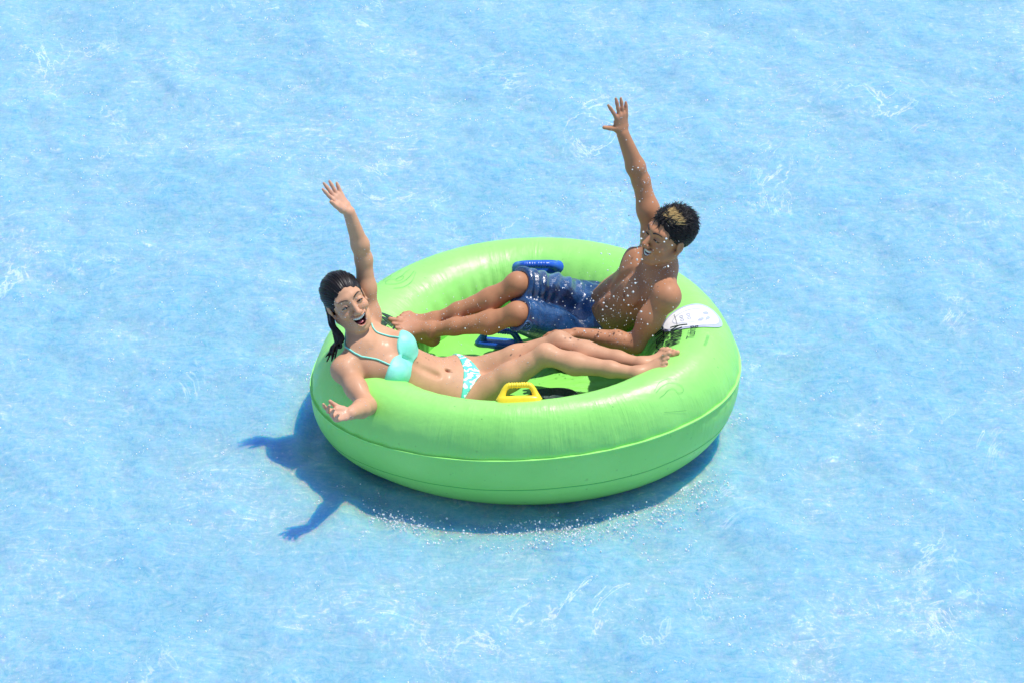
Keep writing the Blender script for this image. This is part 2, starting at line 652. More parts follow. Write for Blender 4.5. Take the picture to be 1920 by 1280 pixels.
def build_ring():
    nt, npz = 420, 120
    th, ph = np.meshgrid(np.arange(nt) / nt * 2 * np.pi, np.arange(npz) / npz * 2 * np.pi, indexing='ij')
    ripple = .0016 * np.sin(th * 37 + 2 * np.sin(th * 5)) * np.exp(-((ph - .25) / .35) ** 2)
    ripple += .003 * np.sin(th * 61 + 3 * np.sin(th * 7) + .5 * np.sin(ph * 3)) * np.exp(-((ph - 2.7) / .45) ** 2)
    ripple += .0012 * np.sin(th * 83 + 4 * np.sin(th * 4)) * np.exp(-((ph + .1) / .3) ** 2)
    # pinched at the two outer seams
    for s in (.18, -.44):
        am = .0022 if s > 0 else .0015
        ripple -= am * (np.exp(-((ph - s) / .045) ** 2) + np.exp(-((ph - s - 2 * np.pi) / .045) ** 2))
    V = tube_pt(th, ph, ripple)
    I = np.arange(nt * npz).reshape(nt, npz)
    J, K = np.roll(I, -1, 0), np.roll(I, -1, 1)
    JK = np.roll(J, -1, 1)
    Q = np.stack([I, J, JK, K], -1).reshape(-1, 4)
    # wrinkle coordinates: around the ring, and across the section (wrapping on the underside)
    pw = (ph + np.pi / 2) % (2 * np.pi)
    uv = np.stack([np.cos(th) * .73, pw * .2, np.sin(th) * .73], -1)
    ring = mesh_obj('ring', V.reshape(-1, 3), Q, M_TUBE, tube, vec_attr=('tube_uv', uv.reshape(-1, 3)))
    return ring
ring = build_ring()

M_TUBE2 = mat_plain('seam_vinyl_dark', (.12, .50, .10), .4)

def build_seam(s, width, name='seam', mat=None):
    n = 360
    th = np.arange(n) / n * 2 * np.pi
    wob = .012 * np.sin(th * 9 + s * 10) + .007 * np.sin(th * 23 + 1.7)
    if s > 0:
        wob *= .25
    rows = []
    for dphi, off in ((-.008, -.004), (-.005, width), (.005, width), (.010, -.004)):
        rows.append(tube_pt(th, s + wob * .4 + dphi * 1.6, np.full(n, off - .004)))
    V = np.concatenate(rows)
    Fc = []
    for j in range(3):
        for i in range(n):
            i2 = (i + 1) % n
            Fc.append((j * n + i, j * n + i2, (j + 1) * n + i2, (j + 1) * n + i))
    return mesh_obj(name, V, Fc, mat or M_SEAM, tube, smooth=False)
build_seam(.18, .012)
build_seam(-.44, .004, mat=M_TUBE2)

def floor_z(x, y):
    return .178 + .05 * x + .018 * np.cos(9 * x) * np.cos(8 * y + .6) + .03 * np.exp(-((x + .1) ** 2 + (y - .28) ** 2) / .03)

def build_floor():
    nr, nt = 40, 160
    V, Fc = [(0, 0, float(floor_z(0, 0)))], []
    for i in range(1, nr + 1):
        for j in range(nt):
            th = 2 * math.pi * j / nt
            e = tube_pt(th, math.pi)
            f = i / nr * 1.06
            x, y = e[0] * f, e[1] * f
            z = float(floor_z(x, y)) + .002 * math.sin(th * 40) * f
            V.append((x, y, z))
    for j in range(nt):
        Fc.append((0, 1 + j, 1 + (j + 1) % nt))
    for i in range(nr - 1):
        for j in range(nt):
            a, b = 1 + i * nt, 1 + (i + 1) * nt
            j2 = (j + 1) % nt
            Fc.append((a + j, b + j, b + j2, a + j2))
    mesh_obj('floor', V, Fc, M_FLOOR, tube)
build_floor()

def floor_patch(name, cx, cy, rx, ry, rot, mat):
    V, Fc = [], []
    nr, nt = 10, 40
    for i in range(nr + 1):
        for j in range(nt):
            t = 2 * math.pi * j / nt
            f = i / nr
            w = (abs(math.cos(t)) ** 3 + abs(math.sin(t)) ** 3) ** (-1 / 3)
            a, b = rx * f * w * math.cos(t), ry * f * w * math.sin(t)
            x = cx + a * math.cos(rot) - b * math.sin(rot)
            y = cy + a * math.sin(rot) + b * math.cos(rot)
            V.append((x, y, float(floor_z(x, y)) + .006))
    for i in range(nr):
        for j in range(nt):
            j2 = (j + 1) % nt
            Fc.append((i * nt + j, (i + 1) * nt + j, (i + 1) * nt + j2, i * nt + j2))
    mesh_obj(name, V, Fc, mat, tube)
floor_patch('mesh_panel', .27, .22, .15, .12, -.1, M_NET)
floor_patch('mesh_panel', .13, -.10, .11, .10, .2, M_NET)

def handle(pos, along, normal, mat, length=.165, height=.058, thick=.0125):
    pos, W = np.asarray(pos, float), nrm(normal)
    A = nrm(np.asarray(along) - W * (np.asarray(along) @ W))
    B = np.cross(W, A)
    L = length / 2
    root = bpy.data.objects.new('handle', None)
    link(root, tube)
    # grip: a straight ribbed bar with swept-down ends
    prof = [(-L, .000), (-L * .93, height * .30), (-L * .80, height * .70), (-L * .60, height * .96), (-L * .35, height), (0, height), (L * .35, height), (L * .60, height * .96), (L * .80, height * .70), (L * .93, height * .30), (L, .0)]
    P = spline([pos + A * a + W * h for a, h in prof], 9)
    rel = (P - pos) @ A
    rad = np.where(np.abs(rel) < L * .55, thick * (1 + .10 * np.sign(np.sin(rel * 620))), thick * 1.02)
    rad = rad * (1 + .9 * np.clip((np.abs(rel) - L * .80) / (L * .2), 0, 1) ** 2)
    V, Fc = tube_mesh(P, rad, 14)
    V = np.array(V)
    mesh_obj('grip', V, Fc, mat, root)
    # base plate: rounded pad
    V, Fc = [], []
    nt = 40
    for sc, h in ((1.0, -.012), (1.0, .008), (.90, .018), (.6, .021)):
        for j in range(nt):
            t = 2 * math.pi * j / nt
            w = (abs(math.cos(t)) ** 4 + abs(math.sin(t)) ** 4) ** -.25
            V.append(pos + A * (L * 1.22 * sc * w * math.cos(t)) + B * (.032 * sc * w * math.sin(t)) + W * h)
    for i in range(3):
        for j in range(nt):
            j2 = (j + 1) % nt
            Fc.append((i * nt + j, i * nt + j2, (i + 1) * nt + j2, (i + 1) * nt + j))
    Fc.append(tuple(3 * nt + j for j in range(nt)))
    mesh_obj('base', V, Fc, mat, root)
    return root

def tube_normal(th, ph):
    return nrm(tube_pt(th, ph, np.array(.01)) - tube_pt(th, ph))
handle(tube_pt(-1.610, 1.92), (1, 0, 0), tube_normal(-1.61, 1.94), M_YEL, .148, .064, .0115)
handle(tube_pt(1.475, 2.30), (1, -.06, .04), tube_normal(1.475, 2.30), M_BLUE, .17, .06, .016)
handle((-.105, .33, float(floor_z(-.105, .33)) + .004), (.93, -.16, -.06), (0, .05, 1), M_BLUE, .17, .07, .014)
handle((.185, .17, float(floor_z(.185, .17)) + .06), (1, .1, .0), (0, .1, 1), M_YEL, .15, .07)

# prints on the tube: local (x = ccw along the ring, y = towards the middle) in metres from (th0, ph0)
def print_map(P, th0, ph0, off=.0048):
    P = np.asarray(P, float)
    metric = np.linalg.norm(tube_pt(th0, ph0 + .01) - tube_pt(th0, ph0 - .01)) / .02
    ringm = np.linalg.norm(tube_pt(th0 + .01, ph0) - tube_pt(th0 - .01, ph0)) / .02
    return tube_pt(th0 + P[:, 0] / ringm, ph0 + P[:, 1] / metric, np.full(len(P), off))

def text_print(txt, th0, ph0, size, sx=1., bold=0., mat=None, name='lettering'):
    cu = bpy.data.curves.new('txt', 'FONT')
    cu.body = txt
    cu.size = size
    cu.offset = bold
    cu.resolution_u = 3
    ob = bpy.data.objects.new('txt', cu)
    COL.objects.link(ob)
    dg = bpy.context.evaluated_depsgraph_get()
    me = ob.evaluated_get(dg).to_mesh()
    bm = bmesh.new()
    bm.from_mesh(me)
    ob.evaluated_get(dg).to_mesh_clear()
    bpy.data.objects.remove(ob)
    for _ in range(3):
        ed = [e for e in bm.edges if e.calc_length() > .012]
        if ed:
            bmesh.ops.subdivide_edges(bm, edges=ed, cuts=1)
            bmesh.ops.triangulate(bm, faces=bm.faces)
    bm.verts.index_update()
    P = np.array([(v.co.x * sx, v.co.y) for v in bm.verts])
    Fc = [tuple(v.index for v in f.verts) for f in bm.faces]
    bm.free()
    return mesh_obj(name, print_map(P, th0, ph0), Fc, mat or M_INK, tube, smooth=False)

def line_print(polys, th0, ph0, w=.0016, mat=None, name='outline_print', off=.0034):
    V, Fc = [], []
    for pl in polys:
        pl = np.asarray(pl, float)
        tg = np.gradient(pl, axis=0)
        tg /= np.linalg.norm(tg, axis=1, keepdims=True) + 1e-9
        nn = np.stack([-tg[:, 1], tg[:, 0]], -1)
        o = len(V)
        V.extend(pl + nn * w)
        V.extend(pl - nn * w)
        m = len(pl)
        Fc.extend((o + i, o + i + 1, o + m + i + 1, o + m + i) for i in range(m - 1))
    return mesh_obj(name, print_map(np.array(V), th0, ph0, off), Fc, mat or M_LINE, tube, smooth=False)

def disc_print(cx, cy, rx, ry, rot, th0, ph0, mat, name, off, nt=56, nr=10, half=False):
    V, Fc = [], []
    for i in range(nr + 1):
        for j in range(nt):
            t = 2 * math.pi * j / nt
            a, b = rx * i / nr * math.cos(t), ry * i / nr * math.sin(t)
            if half and b < 0:
                b *= .55
            V.append((cx + a * math.cos(rot) - b * math.sin(rot), cy + a * math.sin(rot) + b * math.cos(rot)))
    for i in range(nr):
        for j in range(nt):
            j2 = (j + 1) % nt
            Fc.append((i * nt + j, (i + 1) * nt + j, (i + 1) * nt + j2, i * nt + j2))
    return mesh_obj(name, print_map(np.array(V), th0, ph0, off), Fc, mat, tube, smooth=True)

def ring_poly(cx, cy, rx, ry, rot=0, n=40, a0=0, a1=2 * math.pi):
    t = np.linspace(a0, a1, n)
    a, b = rx * np.cos(t), ry * np.sin(t)
    return np.stack([cx + a * math.cos(rot) - b * math.sin(rot), cy + a * math.sin(rot) + b * math.cos(rot)], -1)

for th0, flip in ((0, 0), (math.pi, 1)):
    t0 = th0 - .28 if not flip else 2.72
    text_print('PROSLIDE', t0, 2.20, .066, .80, .0010)
    text_print('Whirly', t0 + .03, 1.88, .100, .56, .0026)
    text_print('Tubing', t0 + .10, 1.64, .048, .72)
    line_print([np.array([(x, -.006), (x, .006)]) for x in np.linspace(0, .075, 17)], t0 + .03, 1.36, .0009, M_LINE, 'small_print')
    # white oval emblem, on one side only
    if flip:
        continue
    tc, pc = th0 + .10, 1.60
    disc_print(0, 0, .098, .158, .0, tc, pc, M_GREY, 'emblem_border', .0034, half=False)
    disc_print(.002, .006, .084, .138, .0, tc, pc, M_WHITE, 'emblem', .0046)
    line_print([ring_poly(.004, .01, .052, .09)], tc, pc, .0012, M_GREY, 'emblem_line', .0058)
    line_print([ring_poly(x, y, .011, .006, .3, 20) for x in (-.012, .018) for y in (.06, .03)], tc, pc, .0012, M_GREY, 'emblem_line', .0059)
    for x, y, a in ((-.03, -.02, .4), (.02, -.055, .1), (-.018, -.06, .9)):
        disc_print(x, y, .009, .018, a, tc, pc, M_GREY, 'emblem_mark', .0060, 20, 3)
    line_print([np.array([(-.05 + .014 * i, .085), (-.042 + .014 * i, .085)]) for i in range(8)], tc, pc, .0014, M_INK, 'emblem_line', .0060)

def arm_outline(dx, dy):
    """outline of a bent forearm and mitt, as in the riding-instruction print"""
    pts = [(.0, .0), (.05, .018), (.10, .02), (.135, .0), (.15, -.03), (.135, -.05), (.11, -.045), (.10, -.02), (.07, -.012), (.03, -.025), (0, -.03)]
    return spline([(x + dx, y + dy) for x, y in pts], 6)
for th0, ph0, s in ((2.30, 1.62, 1), (-.86, 1.08, .8)):
    ls = [arm_outline(0, 0) * s, arm_outline(.02, -.075) * s, ring_poly(.085 * s, -.005, .022 * s, .012 * s), ring_poly(.10 * s, -.082, .022 * s, .012 * s),
          spline(np.array([(0, .012), (.06, .045), (.12, .045), (.16, .02)]) * s, 6), spline(np.array([(-.01, -.10), (.05, -.115), (.11, -.13)]) * s, 6)]
    line_print(ls if s == 1 else ls[:1] + ls[4:], th0, ph0, .0010 if s == 1 else .0007)

# ------------------------------------------------------------------ people
def hand(f, wrist, fdir, pnorm, side, s=1., curl=(.1, .1, .12, .15), spread=.10, thumb=.55, thumb_curl=.2, splay=None):
    """side=+1 right hand, -1 left; pnorm = direction the palm faces"""
    fd = nrm(fdir)
    n = nrm(np.asarray(pnorm) - fd * (np.asarray(pnorm) @ fd))
    t = np.cross(fd, n) * side                       # towards the thumb
    w = np.asarray(wrist, float)
    kn = w + fd * .085 * s
    f.put(sweep(w + fd * .004, w + fd * .03 * s, t, (.022 * s, .016 * s), (.031 * s, .0145 * s)), .012)
    f.put(sweep(w + fd * .03 * s, kn, t, (.032 * s, .0140 * s), (.036 * s, .0115 * s)), .010)
    f.put(cone(w + fd * .025 * s + t * .022 * s + n * .006, w + fd * .06 * s + t * .024 * s + n * .009, .014 * s, .010 * s), .010)
    tips = []
    for i, (lat, ln, dr) in enumerate(((.027, .074, 0), (.0092, .083, .004), (-.0092, .077, .001), (-.027, .060, -.007))):
        base = kn + t * lat * s + fd * dr * s
        a = (1.5 - i) * spread + (splay[i] if splay else 0)
        d0 = nrm(fd * math.cos(a) + t * math.sin(a))
        p, ang, r = base - d0 * .008, curl[i], .0088 * s
        for j, q in enumerate((.46, .30, .24)):
            d = nrm(d0 * math.cos(ang) + n * math.sin(ang))
            e = p + d * ln * q * s
            r2 = r * (.93 if j < 2 else .80)
            f.put(cone(p, e, r, r2), .0045 if j else .006)
            p, r, ang = e, r2, ang + curl[i] * (1.1 if j == 0 else .7)
        tips.append(p)
    b = w + fd * .030 * s + t * .026 * s + n * .004
    d = nrm(fd * math.cos(thumb) + t * math.sin(thumb) + n * .15)
    m = b + d * .036 * s
    f.put(cone(b, m, .0125 * s, .0105 * s), .008)
    d2 = nrm(d + n * thumb_curl + fd * thumb_curl * .5)
    m2 = m + d2 * .030 * s
    f.put(cone(m, m2, .0102 * s, .0085 * s), .005)
    return tips

def foot(f, ankle, d, up, side, s=1., toe_up=.15):
    """d = heel-to-toe, up = top of the foot, side=+1 right foot (big toe on its left)"""
    d = nrm(d)
    u = nrm(np.asarray(up) - d * (np.asarray(up) @ d))
    lat = np.cross(d, u)                             # to the wearer's right
    inn = -lat * side                                # towards the big toe
    a = np.asarray(ankle, float)
    heel = a - u * .042 * s - d * .034 * s
    ballp = heel + d * .150 * s - u * .006 * s
    f.put(cone(a, heel, .033 * s, .030 * s), .02)
    f.put(sweep(heel, ballp + inn * .004, lat, (.029 * s, .030 * s), (.043 * s, .019 * s)), .02)
    f.put(sweep(a + u * .004, ballp - d * .03 * s + u * .008 * s + inn * .008, lat, (.028 * s, .028 * s), (.033 * s, .016 * s)), .02)
    f.put(ball(a + lat * .030 * s, .011 * s), .014)
    f.put(ball(a - lat * .030 * s, .011 * s), .014)
    for i, (o, ln, r) in enumerate(((.030, .050, .0125), (.0105, .046, .0090), (-.006, .040, .0083), (-.0205, .034, .0078), (-.034, .027, .0072))):
        b0 = ballp + inn * o * s - d * (.004 + .008 * i) * s + u * .0
        m = b0 + d * ln * .6 * s + u * toe_up * .03 * s
        e = b0 + d * ln * s + u * (toe_up * .03 - .004) * s
        f.put(cone(b0 - d * .02 * s, m, r * s, r * .95 * s), .006)
        f.put(cone(m, e, r * .95 * s, r * .95 * s), .004)

def limb(f, pts, rad, k=.02):
    for i in range(len(pts) - 1):
        f.put(cone(pts[i], pts[i + 1], rad[i], rad[i + 1]), k)

class Head:
    def __init__(s, pos, fwd, up, sc):
        s.p, s.D, s.s = np.asarray(pos, float), frame(fwd, up), sc
    def w(s, q):
        return s.p + (np.asarray(q, float) * s.s) @ s.D
    def loc(s, P):
        return ((np.asarray(P) - s.p) @ s.D.T) / s.s
    def ell(s, c, r, tilt=0, roll=0):
        D = s.D
        if tilt:                                     # about the right axis
            c_, s_ = math.cos(tilt), math.sin(tilt)
            D = np.stack([D[0], D[1] * c_ + D[2] * s_, D[2] * c_ - D[1] * s_])
        if roll:                                     # about the forward axis
            c_, s_ = math.cos(roll), math.sin(roll)
            D = np.stack([D[0] * c_ + D[2] * s_, D[1], D[2] * c_ - D[0] * s_])
        return ell(s.w(c), D, np.asarray(r) * s.s)
    def ball(s, c, r):
        return ball(s.w(c), r * s.s)
    def cone(s, a, b, ra, rb):
        return cone(s.w(a), s.w(b), ra * s.s, rb * s.s)

def mouth_curves(m):
    zc = m['zt'] + m['c'] * m['a'] ** 2
    return (lambda x: m['zt'] + m['c'] * x * x), (lambda x: m['zb'] + (zc - m['zb']) * np.minimum(np.abs(x) / m['a'], 1.2) ** 2.4)

def head_shape(f, H, mouth, male):
    k = .02 * H.s
    f.put(H.ell((0, -.014, .030), (.073, .094, .084)), k)
    f.put(H.ell((0, .028, -.004), (.062 if male else .0585, .062, .082)), k)
    jw = .054 if male else .044
    f.put(H.ell((0, .026, -.070), (jw, .054, .042), -.15), k)
    f.put(H.ell((0, .068, mouth['chin']), (.021, .018, .017)), .018 * H.s)
    for sx in (-1, 1):
        f.put(H.cone((sx * .056, -.005, -.055), (sx * .026, .06, mouth['chin'] + .006), .017, .014), .02 * H.s)   # jaw line
        f.put(H.ell((sx * .040, .058, -.030), (.024, .024, .022)), .018 * H.s)                      # cheek lifted by the laugh
        f.put(H.cone((sx * .012, .082 - .004 * (not male), .030), (sx * .046, .065, .030), .010, .009), .018 * H.s)    # brow
    f.put(H.cone((0, .084, .012), (0, .108, -.030), .0085, .0115), .010 * H.s)
    f.put(H.ball((0, .108, -.034), .0115), .006 * H.s)
    for sx in (-1, 1):
        f.put(H.ball((sx * .0125, .098, -.037), .0085), .006 * H.s)
        f.put(H.ell((sx * .032, .096, .004), (.017, .014, .010)), .012 * H.s, sub=True)             # socket
        f.put(H.ball((sx * .032, .0735, .002), .0150), .005 * H.s)                                   # lids over the eyeball
        f.put(H.ell((sx * .0325, .092, .0005), (.0130, .010, .0022), 0, sx * .05), .0015 * H.s, sub=True)   # narrowed eye opening
        f.put(H.ball((sx * .0065, .104, -.0455), .0036), .003 * H.s, sub=True)                       # nostril
    # lips round the mouth, then the cavity (flat top edge, round below, corners up)
    mz = mouth_curves(mouth)
    a = mouth['a']
    xs = np.linspace(-a, a, 13)
    def depth(x, z):
        return .0895 - 10.0 * x * x - .10 * max(0, mouth['zt'] - z)
    lip = [(x, depth(x, mz[0](x)), mz[0](x) + .002) for x in xs] + [(x, depth(x, mz[1](x)), mz[1](x) - .002) for x in xs[::-1]]
    lip.append(lip[0])
    zm = (mouth['zt'] + mouth['zb']) / 2
    f.put(H.ell((0, .066, zm), (a * 1.25, .024, (mouth['zt'] - mouth['zb']) * .8)), .014 * H.s)
    for p, q in zip(lip[:-1], lip[1:]):
        f.put(H.cone(p, q, .0040, .0040), .005 * H.s)
    p_, D_, s_ = H.p, H.D, H.s
    def cav(X, Y, Z):
        x, y, z = [((X - p_[0]) * D_[i, 0] + (Y - p_[1]) * D_[i, 1] + (Z - p_[2]) * D_[i, 2]) / s_ for i in range(3)]
        d = np.maximum(np.maximum(z - mz[0](x), mz[1](x) - z), np.abs(x) - a)
        return np.maximum(d * .8, np.maximum(.045 - y, y - .13)) * s_
    c_ = H.w((0, .085, zm))
    f.put((cav, c_ - .05 * s_, c_ + .05 * s_), .002 * H.s, sub=True)
    # ears
    for sx in (-1, 1):
        f.put(H.ell((sx * .076, -.012, -.008), (.0075, .017, .030), -.15), .006 * H.s)
        f.put(H.ell((sx * .0835, -.008, -.004), (.006, .010, .019), -.15), .004 * H.s, sub=True)
        f.put(H.ball((sx * .074, -.004, -.036), .009), .006 * H.s)
    return lip

def head_paint(H, V, tone, lip, mouth, lipcol):
    q = H.loc(V)
    L = np.array(lip)
    near = (np.abs(q) < .14).all(1)
    idx = np.where(near)[0]
    ql = q[idx]
    dm = np.full(len(idx), 9.)
    for p in L:
        dm = np.minimum(dm, np.linalg.norm(ql - p, axis=1))
    w = np.clip((.0058 - dm) / .002, 0, 1)[:, None] * .8
    tone[idx] = tone[idx] * (1 - w) + np.array(lipcol) * w
    mz = mouth_curves(mouth)
    x_ = ql[:, 0]
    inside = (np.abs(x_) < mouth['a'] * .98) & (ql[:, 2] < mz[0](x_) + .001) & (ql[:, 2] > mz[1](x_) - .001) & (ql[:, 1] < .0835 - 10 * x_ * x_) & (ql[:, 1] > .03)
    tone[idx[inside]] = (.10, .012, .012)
    for sx in (-1, 1):                                # lash line and eye opening
        e = ((ql[:, 0] - sx * .0325) / .0150) ** 2 + ((ql[:, 2] - .0008) / .0030) ** 2
        m = np.clip((1.25 - e) / .4, 0, 1) * (ql[:, 1] > .06)
        tone[idx] = tone[idx] * (1 - m[:, None]) + np.array((.02, .012, .01)) * m[:, None]
    # flush of cheeks and nose
    for c, r, am in (((.04, .075, -.03), .03, .25), ((-.04, .075, -.03), .03, .25), ((0, .115, -.03), .016, .2)):
        m = np.exp(-((ql - c) ** 2).sum(1) / r ** 2) * am
        tone[idx] = tone[idx] * (1 - m[:, None] * np.array((-.05, .25, .25)))

def face_parts(H, parent, mats, mouth, brow_col, brow_w):
    a = mouth['a']
    mz = mouth_curves(mouth)
    for sx in (-1, 1):
        V, Fc = uv_ball(H.w((sx * .032, .0745, .0015)), .0128 * H.s)
        o = mesh_obj('eye', V, Fc, mats['eye'], parent)
        V, Fc = uv_ball(H.w((sx * .031, .0810, .0015)), .0072 * H.s)
        mesh_obj('iris', V, Fc, mats['iris'], o)
        ls = spline([H.w((sx * x, y, z)) for x, y, z in ((.0175, .0875, -.0005), (.025, .0893, .0035), (.033, .0890, .0046), (.041, .0862, .0030), (.0485, .0815, -.0010))], 5)
        V, Fc = tube_mesh(ls, np.interp(np.linspace(0, 1, len(ls)), [0, .5, 1], [.0008, .0019, .0010]) * H.s, 5)
        mesh_obj('eyelashes', V, Fc, mats['brow'], o)
        br = spline([H.w((sx * x, y, z)) for x, y, z in ((.014, .0945, .0260), (.026, .0930, .0325), (.040, .0845, .0340), (.054, .0690, .0250))], 6)
        rr = np.interp(np.linspace(0, 1, len(br)), [0, .3, 1], [brow_w * .9, brow_w, brow_w * .35]) * H.s
        V, Fc = tube_mesh(br, rr, 6)
        mesh_obj('eyebrow', V, Fc, mats['brow'], parent)
    # teeth: curved rows of single teeth
    for top, r, sc in mouth['teeth']:
        n = 8
        for i in range(n):
            u = (i - (n - 1) / 2) / (n / 2)
            x = a * .90 * u * sc
            y = .0850 - 10 * x * x
            rz = r * (1 - .25 * abs(u))
            z = mz[0](x) - rz * .75 if top else mz[1](x) + rz * .9
            V, Fc = box_blob(H.w((x, y, z)), H.D, (a * .90 * sc / n * 1.04 * H.s, .004 * H.s, rz * H.s))
            mesh_obj('tooth', V, Fc, mats['tooth'], parent)
    V, Fc = uv_ball((0, 0, 0), 1., 16, 10)
    hgt = mouth['zt'] - mouth['zb']
    V = np.array(V) * np.array((a * .70, .022, hgt * .20))
    mesh_obj('tongue', H.p + ((V + np.array((0, .057, mouth['zb'] + hgt * .24))) * H.s) @ H.D, Fc, mats['tongue'], parent)

def uv_ball(c, r, n=14, m=9):
    V, Fc = [], []
    c = np.asarray(c, float)
    for i in range(m + 1):
        a = math.pi * i / m
        for j in range(n):
            t = 2 * math.pi * j / n
            V.append(c + r * np.array((math.sin(a) * math.cos(t), math.sin(a) * math.sin(t), math.cos(a))))
    for i in range(m):
        for j in range(n):
            j2 = (j + 1) % n
            Fc.append((i * n + j, (i + 1) * n + j, (i + 1) * n + j2, i * n + j2))
    return V, Fc

def box_blob(c, D, r):
    """rounded little block (tooth)"""
    V, Fc = uv_ball((0, 0, 0), 1., 8, 6)
    V = np.array(V)
    V = np.sign(V) * np.abs(V) ** .55
    return np.asarray(c) + (V * np.asarray(r)) @ D, Fc

def noise3(P, freq, seed=0):
    """cheap smooth pseudo-noise from summed sines, about -1..1"""
    g = np.random.default_rng(seed)
    r = 0
    for _ in range(9):
        k = g.normal(size=3) * freq
        r = r + np.sin(P[0] * k[0] + P[1] * k[1] + P[2] * k[2] + g.random() * 6.28)
    return r / 4.0

MATS = dict(eye=mat_plain('eye_white', (.75, .72, .70), .15), iris=mat_plain('dark_iris', (.02, .012, .008), .1),
            brow=mat_plain('brow_hair', (.012, .008, .007), .6), tooth=mat_plain('tooth_enamel', (.82, .80, .75), .2),
            tongue=mat_plain('tongue_skin', (.62, .16, .17), .3))
M_SKIN = mat_skin('wet_skin')
M_HAIR = mat_attr('wet_dark_hair', .40, .22, .0, coat=.04)

def finish_body(f, name, parent, paint, mat):
    V, Q = nets(f.F, f.ax)
    V = relax(V, Q, 2, .35)
    tone = paint(V)
    body = mesh_obj(name, V, Q, mat, parent, tone=tone)
    g = np.random.default_rng(11)
    idx = g.choice(len(V), 9000, replace=False)
    n = noise3(V[idx].T, 16, 6)
    idx = idx[(n > .15)][:2600]
    nn = f.grad(V[idx])
    keep = nn[:, 2] > -.2
    P, nn = V[idx][keep], nn[keep]
    r = .0006 + .0014 * g.random(len(P)) ** 3
    v, fc = ico(1)
    VV = (P[:, None] + nn[:, None] * (r * .25)[:, None, None] + v[None] * r[:, None, None]).reshape(-1, 3)
    FF = (fc[None] + (np.arange(len(P)) * len(v))[:, None, None]).reshape(-1, 3)
    o = mesh_obj('water_beads', VV, FF, M_DROP, parent)
    o['kind'] = 'stuff'
    return body

def shell(f, region, thick, lo, hi, name, mat, parent, warp=None, tone=None, it=2):
    """clothing: the body surface pushed out by `thick`, kept where region(X,Y,Z) < 0"""
    sl = f.region(np.asarray(lo), np.asarray(hi))
    X, Y, Z = f.grids(sl)
    B = f.F[sl]
    G = np.maximum(np.maximum(B - thick, region(X, Y, Z)), -(B + .006))
    G = G.copy()
    for c in range(3):
        ix = [slice(None)] * 3
        for e in (0, -1):
            ix[c] = e
            G[tuple(ix)] = np.maximum(G[tuple(ix)], .01)
    V, Q = nets(G, [a[s] for a, s in zip(f.ax, sl)])
    V = relax(V, Q, it, .4)
    return mesh_obj(name, V, Q, mat, parent, tone=tone)

def ico(sub=2):
    bm = bmesh.new()
    bmesh.ops.create_icosphere(bm, subdivisions=sub, radius=1)
    V = np.array([v.co[:] for v in bm.verts])
    bm.verts.index_update()
    Fc = np.array([[v.index for v in f.verts] for f in bm.faces])
    bm.free()
    return V, Fc
M_DROP = mat_drop()

